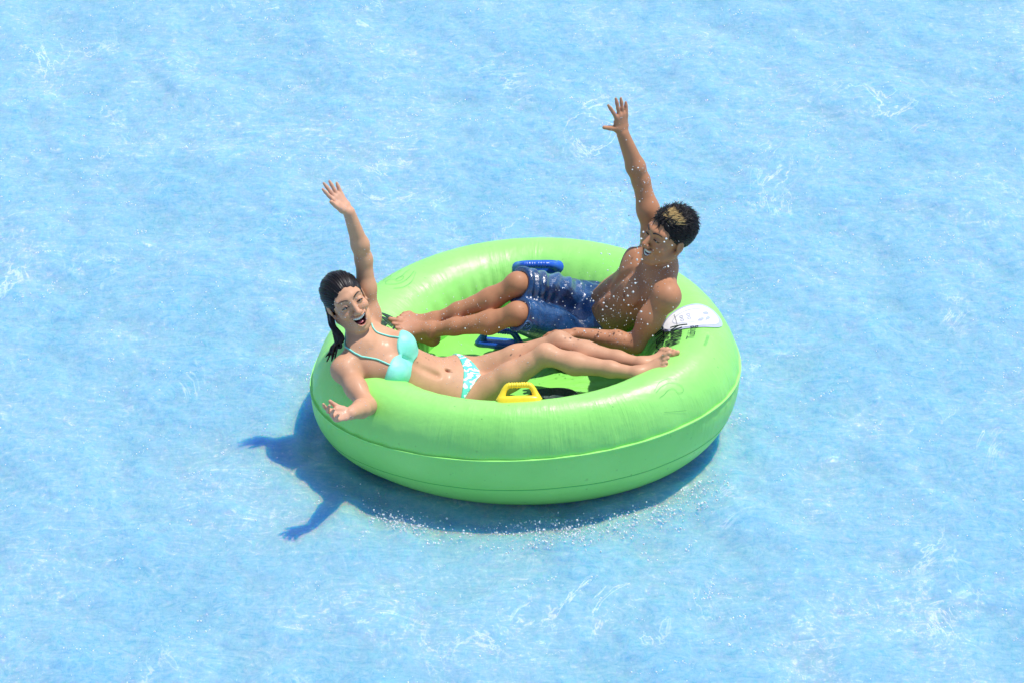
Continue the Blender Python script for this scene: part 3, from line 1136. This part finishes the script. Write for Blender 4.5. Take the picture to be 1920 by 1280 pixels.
# ---------- woman
def build_woman():
    root = empty('person', (-.27, -.12, .17))
    tag(root, 'woman in mint green bikini leaning back on the tube with one arm raised', 'person')
    inv = Matrix.Translation((.27, .12, -.17))
    hp = np.array((-.738, -.093, .690))
    H = Head(hp, (.36, -.86, .36), (-.50, .42, .74), 1.04)
    mouth = dict(a=.0300, zt=-.0570, zb=-.0930, c=7.0, chin=-.109, teeth=((True, .0062, 1.0),))
    ax = [axis_samples(-.96, .68, .0036, [(hp[0] - .12, hp[0] + .11, .0018)]),
          axis_samples(-.76, .18, .0036, [(hp[1] - .12, hp[1] + .11, .0018)]),
          axis_samples(.12, 1.20, .0036, [(hp[2] - .13, hp[2] + .12, .0018)])]
    f = Field(ax)
    P0 = np.array((-.268, -.125, .285)); W0 = np.array((-.415, -.150, .330)); C0 = np.array((-.560, -.165, .425)); N0 = np.array((-.690, -.168, .535))
    shR = np.array((-.742, -.262, .462)); shL = np.array((-.652, -.010, .560))
    up = nrm(N0 - W0)
    Lc = nrm((.33, .86, .36)); Lc = nrm(Lc - up * (Lc @ up)); Fc_ = np.cross(Lc, up)
    upp = nrm(W0 - P0)
    Lp = nrm((.10, .97, .16)); Lp = nrm(Lp - upp * (Lp @ upp)); Fp = np.cross(Lp, upp)
    # trunk
    f.put(ell(P0, [Lp, Fp, upp], (.150, .088, .095)), .03)
    f.put(sweep(P0 + upp * .03, W0, Lp, (.140, .085), (.108, .078)), .05)
    f.put(sweep(W0, C0, Lc, (.108, .078), (.128, .092)), .05)
    f.put(ell(C0 + up * .03, [Lc, Fc_, up], (.132, .092, .110)), .05)
    f.put(sweep(C0 + up * .085 - Lc * .07, C0 + up * .085 + Lc * .07, up, (.06, .055), (.06, .055)), .05)
    f.put(cone(N0 - up * .02, shR + up * .01, .046, .044), .05)
    f.put(cone(N0 - up * .02, shL + up * .01, .046, .044), .05)
    for sg in (-1, 1):
        f.put(ell(C0 + Lc * .066 * sg + Fc_ * .066 + up * .006, [Lc, Fc_, up], (.058, .056, .058)), .028)
        f.put(ball(P0 + Lp * .072 * sg - Fp * .045 - upp * .02, .088), .04)
        f.put(cone(N0 - up * .035 + Fc_ * .040 + Lc * .012 * sg, (shL if sg > 0 else shR) + up * .012 + Fc_ * .03, .007, .006), .024)   # collar bone
    f.put(ell(W0 * .55 + P0 * .45 + Fp * .080, [Lp, Fp, upp], (.006, .012, .009)), .012, sub=True)    # navel
    f.put(cone(W0 + Fc_ * .090, C0 + Fc_ * .100, .004, .004), .030, sub=True)                      # midline
    # neck
    nb = H.w((0, -.022, -.065))
    f.put(cone(N0 - up * .01, nb, .047, .041), .030)
    sternal = N0 - up * .035 + Fc_ * .045
    for sg in (-1, 1):
        f.put(cone(sternal + Lc * .01 * sg, H.w((-.055 * sg, -.02, -.045)), .010, .012), .022)
    # raised left arm
    elL, wrL = np.array((-.668, .045, .805)), np.array((-.722, .048, 1.030))
    limb(f, [shL, shL * .5 + elL * .5, elL], [.047, .039, .034], .03)
    f.put(ball(shL + np.array((0, .0, .01)), .048), .03)
    limb(f, [elL, elL * .68 + wrL * .32 + np.array((.004, 0, 0)), wrL], [.035, .0355, .0245], .02)
    hand(f, wrL, (-.60, .25, .76), (.55, -.45, .60), -1, .98, curl=(.05, .03, .06, .10), spread=.13, thumb=.45, thumb_curl=.1)
    # right arm resting on the rim
    elR, wrR = np.array((-.645, -.452, .415)), np.array((-.706, -.625, .498))
    limb(f, [shR, shR * .5 + elR * .5, elR], [.047, .042, .036], .03)
    f.put(ball(shR, .050), .03)
    limb(f, [elR, elR * .65 + wrR * .35, wrR], [.037, .037, .026], .02)
    hand(f, wrR, (-.80, -.50, .22), (.15, -.35, .92), 1, .93, curl=(.35, .55, .62, .66), spread=.13, thumb=.62, thumb_curl=.45)
    # legs
    hR, hL = P0 - Lp * .080 - upp * .03, P0 + Lp * .076 - upp * .03 - np.array((0, 0, .018))
    knR, knL = np.array((.082, -.178, .482)), np.array((.140, -.076, .474))
    anR, anL = np.array((.462, -.302, .470)), np.array((.486, -.212, .456))
    for h, kn, an, sd in ((hR, knR, anR, 1), (hL, knL, anL, -1)):
        f.put(cone(h, h * .45 + kn * .55, .076, .056), .04)
        f.put(cone(h * .45 + kn * .55, kn, .056, .041), .03)
        f.put(ball(kn + np.array((.006, 0, .006)), .037), .03)
        dn = np.array((0.05, 0, -1.))
        calf = kn * .68 + an * .32 + dn * .014
        limb(f, [kn, calf, kn * .3 + an * .7 + dn * .004, an], [.039, .045, .032, .027], .025)
        foot(f, an, (.72, .0 - .10 * (sd > 0), .64), (-.60, -.42, .64), sd, .92, .5)
    skin = np.array((.59, .315, .185))
    lip = head_shape(f, H, mouth, False)
    def paint(V):
        tone = np.tile(skin, (len(V), 1))
        n = noise3(V.T, 14, 3) * .05
        tone *= (1 + n)[:, None]
        # paler palms, soles and fingers; a few moles
        for c, r in ((wrL + np.array((-.06, .03, .07)), .09), (wrR + np.array((-.07, -.04, .02)), .08)):
            m = np.exp(-((V - c) ** 2).sum(1) / r ** 2)[:, None] * .5
            tone = tone * (1 - m) + np.array((.66, .37, .27)) * m
        g = np.random.default_rng(5)
        for _ in range(16):
            t_ = g.random()
            c = P0 * (1 - t_) + C0 * t_ + Fp * .09 + Lp * g.normal() * .05
            d = np.linalg.norm(V - c, axis=1)
            if d.min() < .02:
                c = V[d.argmin()]
                m = np.exp(-((V - c) ** 2).sum(1) / .0033 ** 2)[:, None] * .75
                tone = tone * (1 - m) + np.array((.16, .06, .03)) * m
        head_paint(H, V, tone, lip, mouth, (.52, .17, .15))
        return tone
    body = finish_body(f, 'body', root, paint, M_SKIN)
    face_parts(H, root, MATS, mouth, None, .0022)
    # --- bikini top
    M_TOP, M_BOT = mat_bikini('mint_cloth', False), mat_bikini('mint_white_cloth', True)
    cups = [C0 + Lc * .066 * s_ + Fc_ * .080 - up * .004 for s_ in (-1, 1)]
    def reg(X, Y, Z):
        def lin(c, v):
            return (X - c[0]) * v[0] + (Y - c[1]) * v[1] + (Z - c[2]) * v[2]
        r = None
        for c in cups:
            a, b, d = lin(c, Lc), lin(c, up), lin(c, Fc_)
            q = np.sqrt((a / .078) ** 2 + ((b + .004) / .060) ** 2 + (d / .085) ** 2) - 1
            q = q * .055
            r = q if r is None else np.minimum(r, q)
        b = lin(C0, up) + .036
        band = np.abs(b) - .021
        return np.minimum(r, band)
    shell(f, reg, .0055, C0 - .24, C0 + .24, 'bikini_top', M_TOP, root)
    top = [o for o in root.children if o.name.startswith('bikini_top')][0]
    for s_, c in zip((-1, 1), cups):
        back = H.w((-.045 * s_, -.065, -.095))
        side = N0 + Lc * .056 * s_ + up * .015 + Fc_ * .005
        P = spline([c + up * .040 + Fc_ * .02, c * .5 + side * .5 + Fc_ * .04, side, back], 12)
        P = f.snap(P, .0025)
        V, Fq = tube_mesh(P, .0036, 6)
        mesh_obj('strap', V, Fq, M_TOP, top)
    # --- bikini bottom: between the waist line and two leg openings
    def regb(X, Y, Z):
        def lin(c, v):
            return (X - c[0]) * v[0] + (Y - c[1]) * v[1] + (Z - c[2]) * v[2]
        a, b, d = lin(P0, Lp), lin(P0, upp), lin(P0, Fp)
        topl = b - .020 - .10 * np.abs(a)
        leg = -(b + .052) + .62 * np.maximum(np.abs(a) - .018, 0)
        leg = leg / 1.18
        low = -(b + .14)
        return np.maximum(np.maximum(topl, leg), low)
    shell(f, regb, .005, P0 - .22, P0 + .22, 'bikini_bottom', M_BOT, root)
    # --- wet hair combed back, with a tail hanging behind the shoulder
    hx = [axis_samples(hp[0] - .16, hp[0] + .14, .0022, []), axis_samples(hp[1] - .19, hp[1] + .17, .0022, []), axis_samples(hp[2] - .24, hp[2] + .16, .0022, [])]
    g = Field(hx)
    g.put(H.ell((0, -.020, .034), (.0815, .100, .0905)), .01)
    g.put(H.ell((0, -.050, -.015), (.070, .066, .075)), .02)
    X, Y, Z = np.meshgrid(*hx, indexing='ij', sparse=True)
    lx, ly, lz = [((X - H.p[0]) * H.D[i, 0] + (Y - H.p[1]) * H.D[i, 1] + (Z - H.p[2]) * H.D[i, 2]) / H.s for i in range(3)]
    ang = np.arctan2(lx, lz + .02)
    groove = .0009 * np.sin(ang * 74 + 22 * ly + 2 * np.sin(ly * 40)) + .0007 * np.sin(ang * 123 - 19 * ly) + .0012 * np.sin(ang * 21 + 30 * ly)
    g.F += groove.astype(np.float32)
    face = np.maximum(np.sqrt((lx / .0655) ** 2 + ((lz + .032) / .103) ** 2) - 1, -(ly - .012) * 12) * .06
    g.F = np.maximum(g.F, -face.astype(np.float32))
    low = (-(lz + .052) - .9 * np.minimum(ly + .02, .0) * -.5)
    g.F = np.maximum(g.F, np.where(ly > -.035, (-(lz + .012)), -1).astype(np.float32) * .8)
    tail = np.array([[-0.805, -0.169, 0.615], [-0.778, -0.205, 0.565], [-0.796, -0.219, 0.535], [-0.81, -0.234, 0.5]])
    for i in range(11):
        o = rng.normal(size=(4, 3)) * np.array([.007, .009, .010, .009])[:, None] + np.array((.012, .012, 0))
        st = H.w((.066 + rng.normal() * .006, -.050 + rng.normal() * .014, -.012 + rng.normal() * .012))
        pts = spline(np.vstack([st, tail + o]), 6)
        rr = np.linspace(.0085, .0028, len(pts))
        for i in range(len(pts) - 1):
            g.put(cone(pts[i], pts[i + 1], rr[i], rr[i + 1]), .003)
    V, Q = nets(g.F, g.ax)
    V = relax(V, Q, 1, .3)
    tone = np.tile((.012, .009, .010), (len(V), 1)) * (1 + .5 * noise3(V.T, 90, 2))[:, None]
    hair = mesh_obj('hair', V, Q, M_HAIR, root, tone=np.clip(tone, .003, 1))
    strands = []
    for i in range(46):
        a = rng.uniform(-1.2, 1.2)
        st = np.array((.076 * math.sin(a), .05 - .02 * abs(a) + rng.normal() * .006, .032 + .088 * math.cos(a)))
        en = st + np.array((.1 * math.sin(a) * .2, -.07 - rng.random() * .04, -.015 + .02 * rng.random()))
        mid = (st + en) / 2 + np.array((0, 0, .006))
        P = g.snap(spline([H.w(st), H.w(mid), H.w(en)], 5), .001)
        strands.append(tube_mesh(P, np.linspace(.0009, .0005, len(P)), 4))
    V, Fq = join(strands)
    o = mesh_obj('hair_strands', V, Fq, M_HAIR, hair, tone=np.tile((.016, .011, .010), (len(V), 1)))
    o['kind'] = 'stuff'
    for o in root.children:
        o.matrix_parent_inverse = inv
    return root

# ---------- man
def build_man():
    root = empty('person', (.28, .37, .17))
    tag(root, 'man in wet navy blue swim shorts waving, with a blond streak in black hair', 'person')
    inv = Matrix.Translation((-.28, -.37, -.17))
    hp = np.array((.594, .168, .842))
    H = Head(hp, (-.82, -.52, .26), (.30, .10, .94), 1.03)
    mouth = dict(a=.0300, zt=-.0580, zb=-.0830, c=8.0, chin=-.108, teeth=((True, .0062, 1.0), (False, .0035, .75)))
    ax = [axis_samples(-.60, .80, .0037, [(hp[0] - .12, hp[0] + .12, .0018)]),
          axis_samples(-.10, .62, .0037, [(hp[1] - .12, hp[1] + .12, .0018)]),
          axis_samples(.12, 1.42, .0037, [(hp[2] - .13, hp[2] + .13, .0018)])]
    f = Field(ax)
    P0 = np.array((.282, .372, .285)); W0 = np.array((.385, .310, .415)); C0 = np.array((.490, .235, .555)); N0 = np.array((.585, .168, .700))
    shL = np.array((.585, .030, .632)); shR = np.array((.548, .318, .738))
    up = nrm(N0 - W0)
    Lc = nrm(shL - shR); Lc = nrm(Lc - up * (Lc @ up)); Fc_ = np.cross(Lc, up)
    upp = nrm(W0 - P0)
    Lp = nrm((-.05, -.98, -.10)); Lp = nrm(Lp - upp * (Lp @ upp)); Fp = np.cross(Lp, upp)
    f.put(ell(P0, [Lp, Fp, upp], (.150, .095, .10)), .03)
    f.put(sweep(P0, W0, Lp, (.132, .090), (.116, .084)), .05)
    f.put(sweep(W0, C0, Lc, (.116, .084), (.136, .096)), .05)
    f.put(ell(C0 + up * .03, [Lc, Fc_, up], (.142, .098, .125)), .05)
    f.put(sweep(C0 + up * .09 - Lc * .085, C0 + up * .09 + Lc * .085, up, (.065, .062), (.065, .062)), .05)
    for sg, sh in ((1, shL), (-1, shR)):
        f.put(cone(N0 - up * .015, sh + up * .005, .052, .050), .05)
        f.put(ell(C0 + Lc * .070 * sg + Fc_ * .078 + up * .045, [Lc, Fc_, up], (.068, .026, .054)), .03)   # pec
        f.put(cone(N0 - up * .04 + Fc_ * .045 + Lc * .012 * sg, sh + up * .01 + Fc_ * .035, .011, .009), .022)
        f.put(cone(C0 + Lc * .10 * sg + up * .06 - Fc_ * .02, W0 + Lc * .085 * sg - Fc_ * .02, .045, .03), .05)   # lat
        f.put(ball(P0 + Lp * .075 * sg - Fp * .05 - upp * .02, .092), .04)
        for j in range(3):
            f.put(ell(W0 + up * (.005 + .05 * j - .03) + Fc_ * .076 + Lc * .030 * sg, [Lc, Fc_, up], (.030, .014, .024)), .018)     # abdominals
    f.put(cone(W0 - up * .04 + Fc_ * .098, C0 + up * .08 + Fc_ * .108, .006, .006), .026, sub=True)
    nb = H.w((0, -.020, -.062))
    f.put(cone(N0 - up * .02, nb, .050, .044), .026)
    for sg in (-1, 1):
        f.put(cone(N0 - up * .04 + Fc_ * .045 + Lc * .01 * sg, H.w((-.056 * sg, -.025, -.040)), .010, .011), .020)
    # raised right arm
    elR, wrR = np.array((.486, .395, .975)), np.array((.406, .415, 1.190))
    limb(f, [shR, shR * .5 + elR * .5, elR], [.050, .044, .036], .03)
    f.put(ball(shR + np.array((0, .01, .015)), .052), .03)
    limb(f, [elR, elR * .70 + wrR * .30, wrR], [.037, .039, .026], .02)
    hand(f, wrR, (-.10, .10, .99), (-.62, .75, .1), 1, 1.0, curl=(.10, .04, .05, .05), spread=.10, thumb=1.15, thumb_curl=-.05, splay=(.25, .02, 0, -.02))
    # left arm down along the thigh
    elL, wrL = np.array((.458, -.015, .425)), np.array((.214, .022, .452))
    limb(f, [shL, shL * .5 + elL * .5, elL], [.051, .045, .038], .03)
    f.put(ball(shL + np.array((.004, -.002, .0)), .054), .03)
    f.put(ell(shL * .55 + elL * .45 + Fc_ * .012, [nrm(elL - shL), Fc_, np.cross(nrm(elL - shL), Fc_)], (.07, .042, .042)), .03)
    limb(f, [elL, elL * .70 + wrL * .30 + np.array((0, 0, .004)), wrL], [.039, .041, .027], .02)
    hand(f, wrL, (-.96, -.16, .10), (-.10, -.25, -1), -1, 1.02, curl=(.34, .42, .45, .45), spread=.10, thumb=.5, thumb_curl=.3)
    # legs
    hL, hR = P0 + Lp * .088 - upp * .02, P0 - Lp * .088 - upp * .02
    knL, knR = np.array((-.030, .135, .478)), np.array((-.030, .258, .548))
    anL, anR = np.array((-.405, .200, .352)), np.array((-.385, .268, .360))
    for h, kn, an, sd in ((hL, knL, anL, -1), (hR, knR, anR, 1)):
        f.put(cone(h, h * .45 + kn * .55, .088, .068), .04)
        f.put(cone(h * .45 + kn * .55, kn, .068, .049), .03)
        f.put(ball(kn + np.array((-.008, 0, .010)), .038), .025)
        dn = nrm(np.array((.35, 0, -1.)))
        calf = kn * .66 + an * .34 + dn * .016
        limb(f, [kn, calf, kn * .28 + an * .72 + dn * .004, an], [.041, .048, .034, .029], .025)
        foot(f, an, (-.86, -.16, .42), (.40, -.28, .86), sd, 1.02, .4)
    skin = np.array((.45, .205, .104))
    lip = head_shape(f, H, mouth, True)
    def paint(V):
        tone = np.tile(skin, (len(V), 1))
        tone *= (1 + noise3(V.T, 13, 4) * .05)[:, None]
        for sg in (1, -1):
            c = C0 + Lc * .085 * sg + Fc_ * .105 + up * .018
            j = np.linalg.norm(V - c, axis=1).argmin()
            m = np.exp(-((V - V[j]) ** 2).sum(1) / .011 ** 2)[:, None] * .75
            tone = tone * (1 - m) + np.array((.13, .045, .03)) * m
        for c, r in ((wrR + np.array((-.02, .0, .13)), .07), (anL + np.array((-.12, -.02, .02)), .06), (anR + np.array((-.12, -.02, .02)), .06)):
            m = np.exp(-((V - c) ** 2).sum(1) / r ** 2)[:, None] * .4
            tone = tone * (1 - m) + np.array((.50, .26, .17)) * m
        head_paint(H, V, tone, lip, mouth, (.30, .10, .08))
        return tone
    finish_body(f, 'body', root, paint, M_SKIN)
    face_parts(H, root, MATS, mouth, None, .0036)
    # --- shorts: loose wet cloth from the waist to the knees
    sx = [axis_samples(-.14, .52, .0035, []), axis_samples(.0, .60, .0035, []), axis_samples(.14, .70, .0035, [])]
    g = Field(sx)
    g.put(ell(P0, [Lp, Fp, upp], (.168, .112, .115)), .03)
    g.put(sweep(P0, P0 + upp * .085, Lp, (.160, .108), (.146, .104)), .03)
    ends = []
    for h, kn in ((hL, knL), (hR, knR)):
        e = h * .01 + kn * .99
        g.put(cone(h, h * .5 + kn * .5, .102, .084), .04)
        g.put(sweep(h * .5 + kn * .5, kn * 1.08 - h * .08, (0, .6, 1), (.086, .080), (.072, .062)), .03)
        ends.append((e, nrm(kn - h), h, kn))
    X, Y, Z = np.meshgrid(*sx, indexing='ij', sparse=True)
    # wrinkles run diagonally round the thighs
    PX = np.stack(np.broadcast_arrays(X, Y, Z)).reshape(3, -1)
    T = nrm(knL - hL)
    al = T @ PX
    wr = np.abs(np.sin(al * 52 + 2.2 * noise3(PX, 11, 8) + 16 * PX[2])) ** 2.2 * .009 * np.clip(noise3(PX, 9, 12) + .7, 0, 1.2)
    wr += noise3(PX, 38, 9) * .0018
    g.F -= wr.reshape(g.F.shape).astype(np.float32)
    wl = (X - P0[0]) * upp[0] + (Y - P0[1]) * upp[1] + (Z - P0[2]) * upp[2] - .088
    along = (X - P0[0]) * T[0] + (Y - P0[1]) * T[1] + (Z - P0[2]) * T[2]
    g.F = np.maximum(g.F, np.where(along < .035, wl, -1.).astype(np.float32))
    for e, t_, h, kn in ends:
        fn, lo, hi = cone(e - t_ * .05, e + t_ * .2, .16, .16)
        pl = (X - e[0]) * t_[0] + (Y - e[1]) * t_[1] + (Z - e[2]) * t_[2]
        other = [q for q in ends if q[0] is not e][0]
        dist = cone(h, kn + t_ * .1, .01, .01)[0](X, Y, Z)
        dist2 = cone(other[2], other[3] + other[1] * .1, .01, .01)[0](X, Y, Z)
        cut = np.where(dist <= dist2, pl, -1.)
        g.F = np.maximum(g.F, cut.astype(np.float32))
        # hollow hem
        g.put(cone(e - t_ * .04, e + t_ * .05, .052, .058), .004, sub=True)
    # hollow waist
    V, Q = nets(g.F, g.ax)
    V = relax(V, Q, 2, .4)
    sh = mesh_obj('shorts', V, Q, mat_shorts(), root)
    # round emblem on the left leg, near the hem
    e, t_, h, kn = ends[0]
    c = g.snap(np.array([e - t_ * .055 + np.array((0, -.10, .01))]), .002)[0]
    nn = g.grad(c[None])[0]
    u_ = nrm(t_ - nn * (t_ @ nn)); v_ = np.cross(nn, u_)
    M_EMB = mat_plain('pale_blue_print', (.10, .24, .48), .4)
    parts = []
    for rr in (.026, .021):
        q = np.array([c + rr * (math.cos(a) * u_ + math.sin(a) * v_) for a in np.linspace(0, 2 * math.pi, 33)[:-1]])
        parts.append(tube_mesh(g.snap(q, .0008), .0011, 5, closed=True))
    q = spline([c + .013 * (x * u_ + y * v_) for x, y in ((-1, -.6), (-.4, .7), (0, -.4), (.4, .7), (.9, -.5), (.2, -.9))], 6)
    parts.append(tube_mesh(g.snap(q, .0008), .0011, 5))
    V, Fq = join(parts)
    mesh_obj('emblem', V, Fq, M_EMB, sh)
    # --- spiky wet hair
    hx = [axis_samples(hp[0] - .15, hp[0] + .16, .0022, []), axis_samples(hp[1] - .15, hp[1] + .15, .0022, []), axis_samples(hp[2] - .14, hp[2] + .17, .0022, [])]
    k = Field(hx)
    k.put(H.ell((0, -.019, .036), (.0785, .0985, .0885)), .01)
    X, Y, Z = np.meshgrid(*hx, indexing='ij', sparse=True)
    lx, ly, lz = [((X - H.p[0]) * H.D[i, 0] + (Y - H.p[1]) * H.D[i, 1] + (Z - H.p[2]) * H.D[i, 2]) / H.s for i in range(3)]
    PX = np.stack(np.broadcast_arrays(lx, ly, lz)).reshape(3, -1)
    k.F += (noise3(PX, 130, 5) * .0022).reshape(k.F.shape).astype(np.float32)
    face = np.maximum(np.sqrt((lx / .066) ** 2 + ((lz + .036) / .112) ** 2) - 1, -(ly - .024) * 12) * .06
    k.F = np.maximum(k.F, -face.astype(np.float32))
    lowl = np.where(ly > -.045, -(lz - .012 - .25 * np.clip(ly + .02, -.03, .2)), -(lz + .055))
    k.F = np.maximum(k.F, lowl.astype(np.float32))
    V, Q = nets(k.F, k.ax)
    V = relax(V, Q, 1, .3)
    hair = mesh_obj('hair', V, Q, M_HAIR, root, tone=np.tile((.010, .008, .009), (len(V), 1)))
    locks, tones = [], []
    g_ = np.random.default_rng(21)
    c0 = np.array((0, -.019, .036)); R_ = np.array((.0785, .0985, .0885))
    def lock(p, d, ln, r, col, lift, n=6):
        """a tapered lock that follows the scalp from p along d, its tip lifted"""
        P = []
        q = np.array(p, float)
        for i in range(n):
            t_ = i / (n - 1)
            e = (q - c0) / R_
            on = c0 + R_ * e / np.linalg.norm(e)
            out = nrm(e / R_)
            P.append(on + out * (.001 + lift * ln * t_ ** 1.7))
            d = nrm(d - out * (d @ out) * .9)
            q = on + d * ln / (n - 1)
        v, fq = tube_mesh([H.w(x) for x in P], np.array([.9, 1, .95, .8, .5, .10])[:n] * r * H.s, 5)
        locks.append((v, fq))
        tones.append(np.tile(col, (len(v), 1)))
    n = 0
    while n < 2000:
        d = nrm(g_.normal(size=3))
        p = c0 + d * R_
        side = abs(p[0]) > .055
        if p[2] < -.055 or (p[1] > .045 and p[2] < .072) or (p[2] < .010 and p[1] > -.050) or (p[1] > .022 and p[2] < .030):
            continue
        n += 1
        topness = np.clip((p[2] - .03) / .09, 0, 1)
        flow = np.array((p[0] * 3 + .15, -.9 + .2 * topness, -.35 + .2 * topness)) + g_.normal(size=3) * (.35 + .35 * topness)
        col = np.array((.010, .008, .009)) * (1 + g_.random() * .9)
        lock(p, flow, .022 + .022 * topness * g_.random() + .008 * g_.random(), .0022, col, .18 + .55 * topness * g_.random() ** 1.3)
    for i in range(130):                              # bleached streak at the front, swept back
        x = g_.uniform(-.050, .016)
        p = np.array((x, .066 - 6 * x * x, .096 - 5 * x * x + .004 * g_.random()))
        col = np.array((.62, .42, .17)) * g_.uniform(.6, 1.2)
        lock(p, np.array((-.25 + .15 * g_.normal(), -1., .3)), .040 + .022 * g_.random(), .0022, col, .16 + .22 * g_.random())
    for i in range(120):                              # fringe tips over the forehead
        x = g_.uniform(-.060, .060)
        p = np.array((x, .064 - 5 * x * x, .088 - 6 * x * x))
        lock(p, np.array((.3 * g_.normal() + 2 * x, .75, -.9)), .012 + .010 * g_.random(), .0024, np.array((.012, .009, .008)), .25)
    V, Fq = join(locks)
    o = mesh_obj('hair_locks', V, Fq, M_HAIR, hair, tone=np.vstack(tones))
    o['kind'] = 'stuff'
    for o in root.children:
        o.matrix_parent_inverse = inv
    return root

woman = build_woman()
man = build_man()

# ------------------------------------------------------------------ flying drops
def drops(P, r, name, label):
    v, fc = ico()
    P, r = np.asarray(P), np.asarray(r)
    n = len(P)
    st = rng.uniform(.8, 1.25, (n, 1, 3))
    V = (P[:, None, :] + v[None] * r[:, None, None] * st).reshape(-1, 3)
    Fq = (fc[None] + (np.arange(n) * len(v))[:, None, None]).reshape(-1, 3)
    o = mesh_obj(name, V, Fq, M_DROP, None)
    tag(o, label, 'water drops', kind='stuff')
P, r = [], []
for i in range(230):                                   # thrown up in front of the man
    t = rng.random()
    c = np.array((.33, -.02, .48)) * (1 - t) + np.array((.50, .02, .92)) * t
    P.append(c + rng.normal(size=3) * (.10, .05, .10))
    r.append(.0012 + .0032 * rng.random() ** 3)
for i in range(30):
    P.append(np.array((.47, .30, 1.02)) + rng.normal(size=3) * (.05, .05, .10))
    r.append(.0014 + .0026 * rng.random() ** 2)
for i in range(170):                                   # over the legs
    P.append(np.array((rng.uniform(-.5, .5), rng.uniform(-.15, .25), rng.uniform(.40, .60))))
    r.append(.0010 + .0022 * rng.random() ** 3)
drops(P, r, 'water_spray', 'fine white water drops flying around the two riders')
P, r = [], []
for i in range(2600):                                  # along the wake by the front of the tube
    th = rng.choice([rng.normal(-2.15, .10), rng.normal(-1.45, .20), rng.normal(-.85, .22)], p=[.18, .47, .35])
    q = tube_pt(th, 0.)
    d = rng.normal(.10, .06) if th > -1.8 else rng.normal(.12, .04)
    x, y = q[0] * (1 + .2 * d), q[1] - abs(d)
    P.append((x, y, float(water_z(x, y)) + abs(rng.normal()) * .018))
    r.append(.0008 + .0042 * rng.random() ** 5)
drops(P, r, 'splash', 'sparkling splash drops on the water along the tube')

# ------------------------------------------------------------------ bubbles and foam flecks riding on the water; the white dots also imitate sun sparkle
def flecks():
    bm = bmesh.new()
    bmesh.ops.create_icosphere(bm, subdivisions=1, radius=1)
    v = np.array([q.co[:] for q in bm.verts])
    bm.verts.index_update()
    fc = np.array([[q.index for q in f.verts] for f in bm.faces])
    bm.free()
    P, r = [], []
    for c in range(950):
        cx, cy = rng.uniform(-3.0, 3.0), rng.uniform(-3.2, 4.2)
        n = int(3 + 16 * rng.random() ** 3)
        a = rng.normal(.5, .5)
        q = rng.normal(size=(n, 2)) * np.array((.060, .010)) * (.4 + rng.random())
        x = cx + q[:, 0] * math.cos(a) - q[:, 1] * math.sin(a)
        y = cy + q[:, 0] * math.sin(a) + q[:, 1] * math.cos(a)
        P.append(np.stack([x, y], -1))
        r.append(.0010 + .0032 * rng.random(n) ** 2.5)
    x, y = rng.uniform(-3, 3, 2600), rng.uniform(-3.2, 4.2, 2600)
    P.append(np.stack([x, y], -1))
    r.append(.0007 + .0022 * rng.random(2600) ** 3)
    P, r = np.vstack(P), np.concatenate(r)
    keep = np.hypot(P[:, 0], P[:, 1] / .9) > .80
    P, r = P[keep], r[keep]
    P3 = np.column_stack([P, water_z(P[:, 0], P[:, 1]) + r * .3])
    V = (P3[:, None] + v[None] * r[:, None, None]).reshape(-1, 3)
    Q = (fc[None] + (np.arange(len(P)) * len(v))[:, None, None]).reshape(-1, 3)
    o = mesh_obj('foam_glint', V, Q, mat_plain('foam_glint_white', (.86, .90, .92), .25), None)
    tag(o, 'tiny white bubbles and foam flecks, also imitating sun sparkle, scattered over the pool water', 'foam_glint', kind='stuff')
flecks()
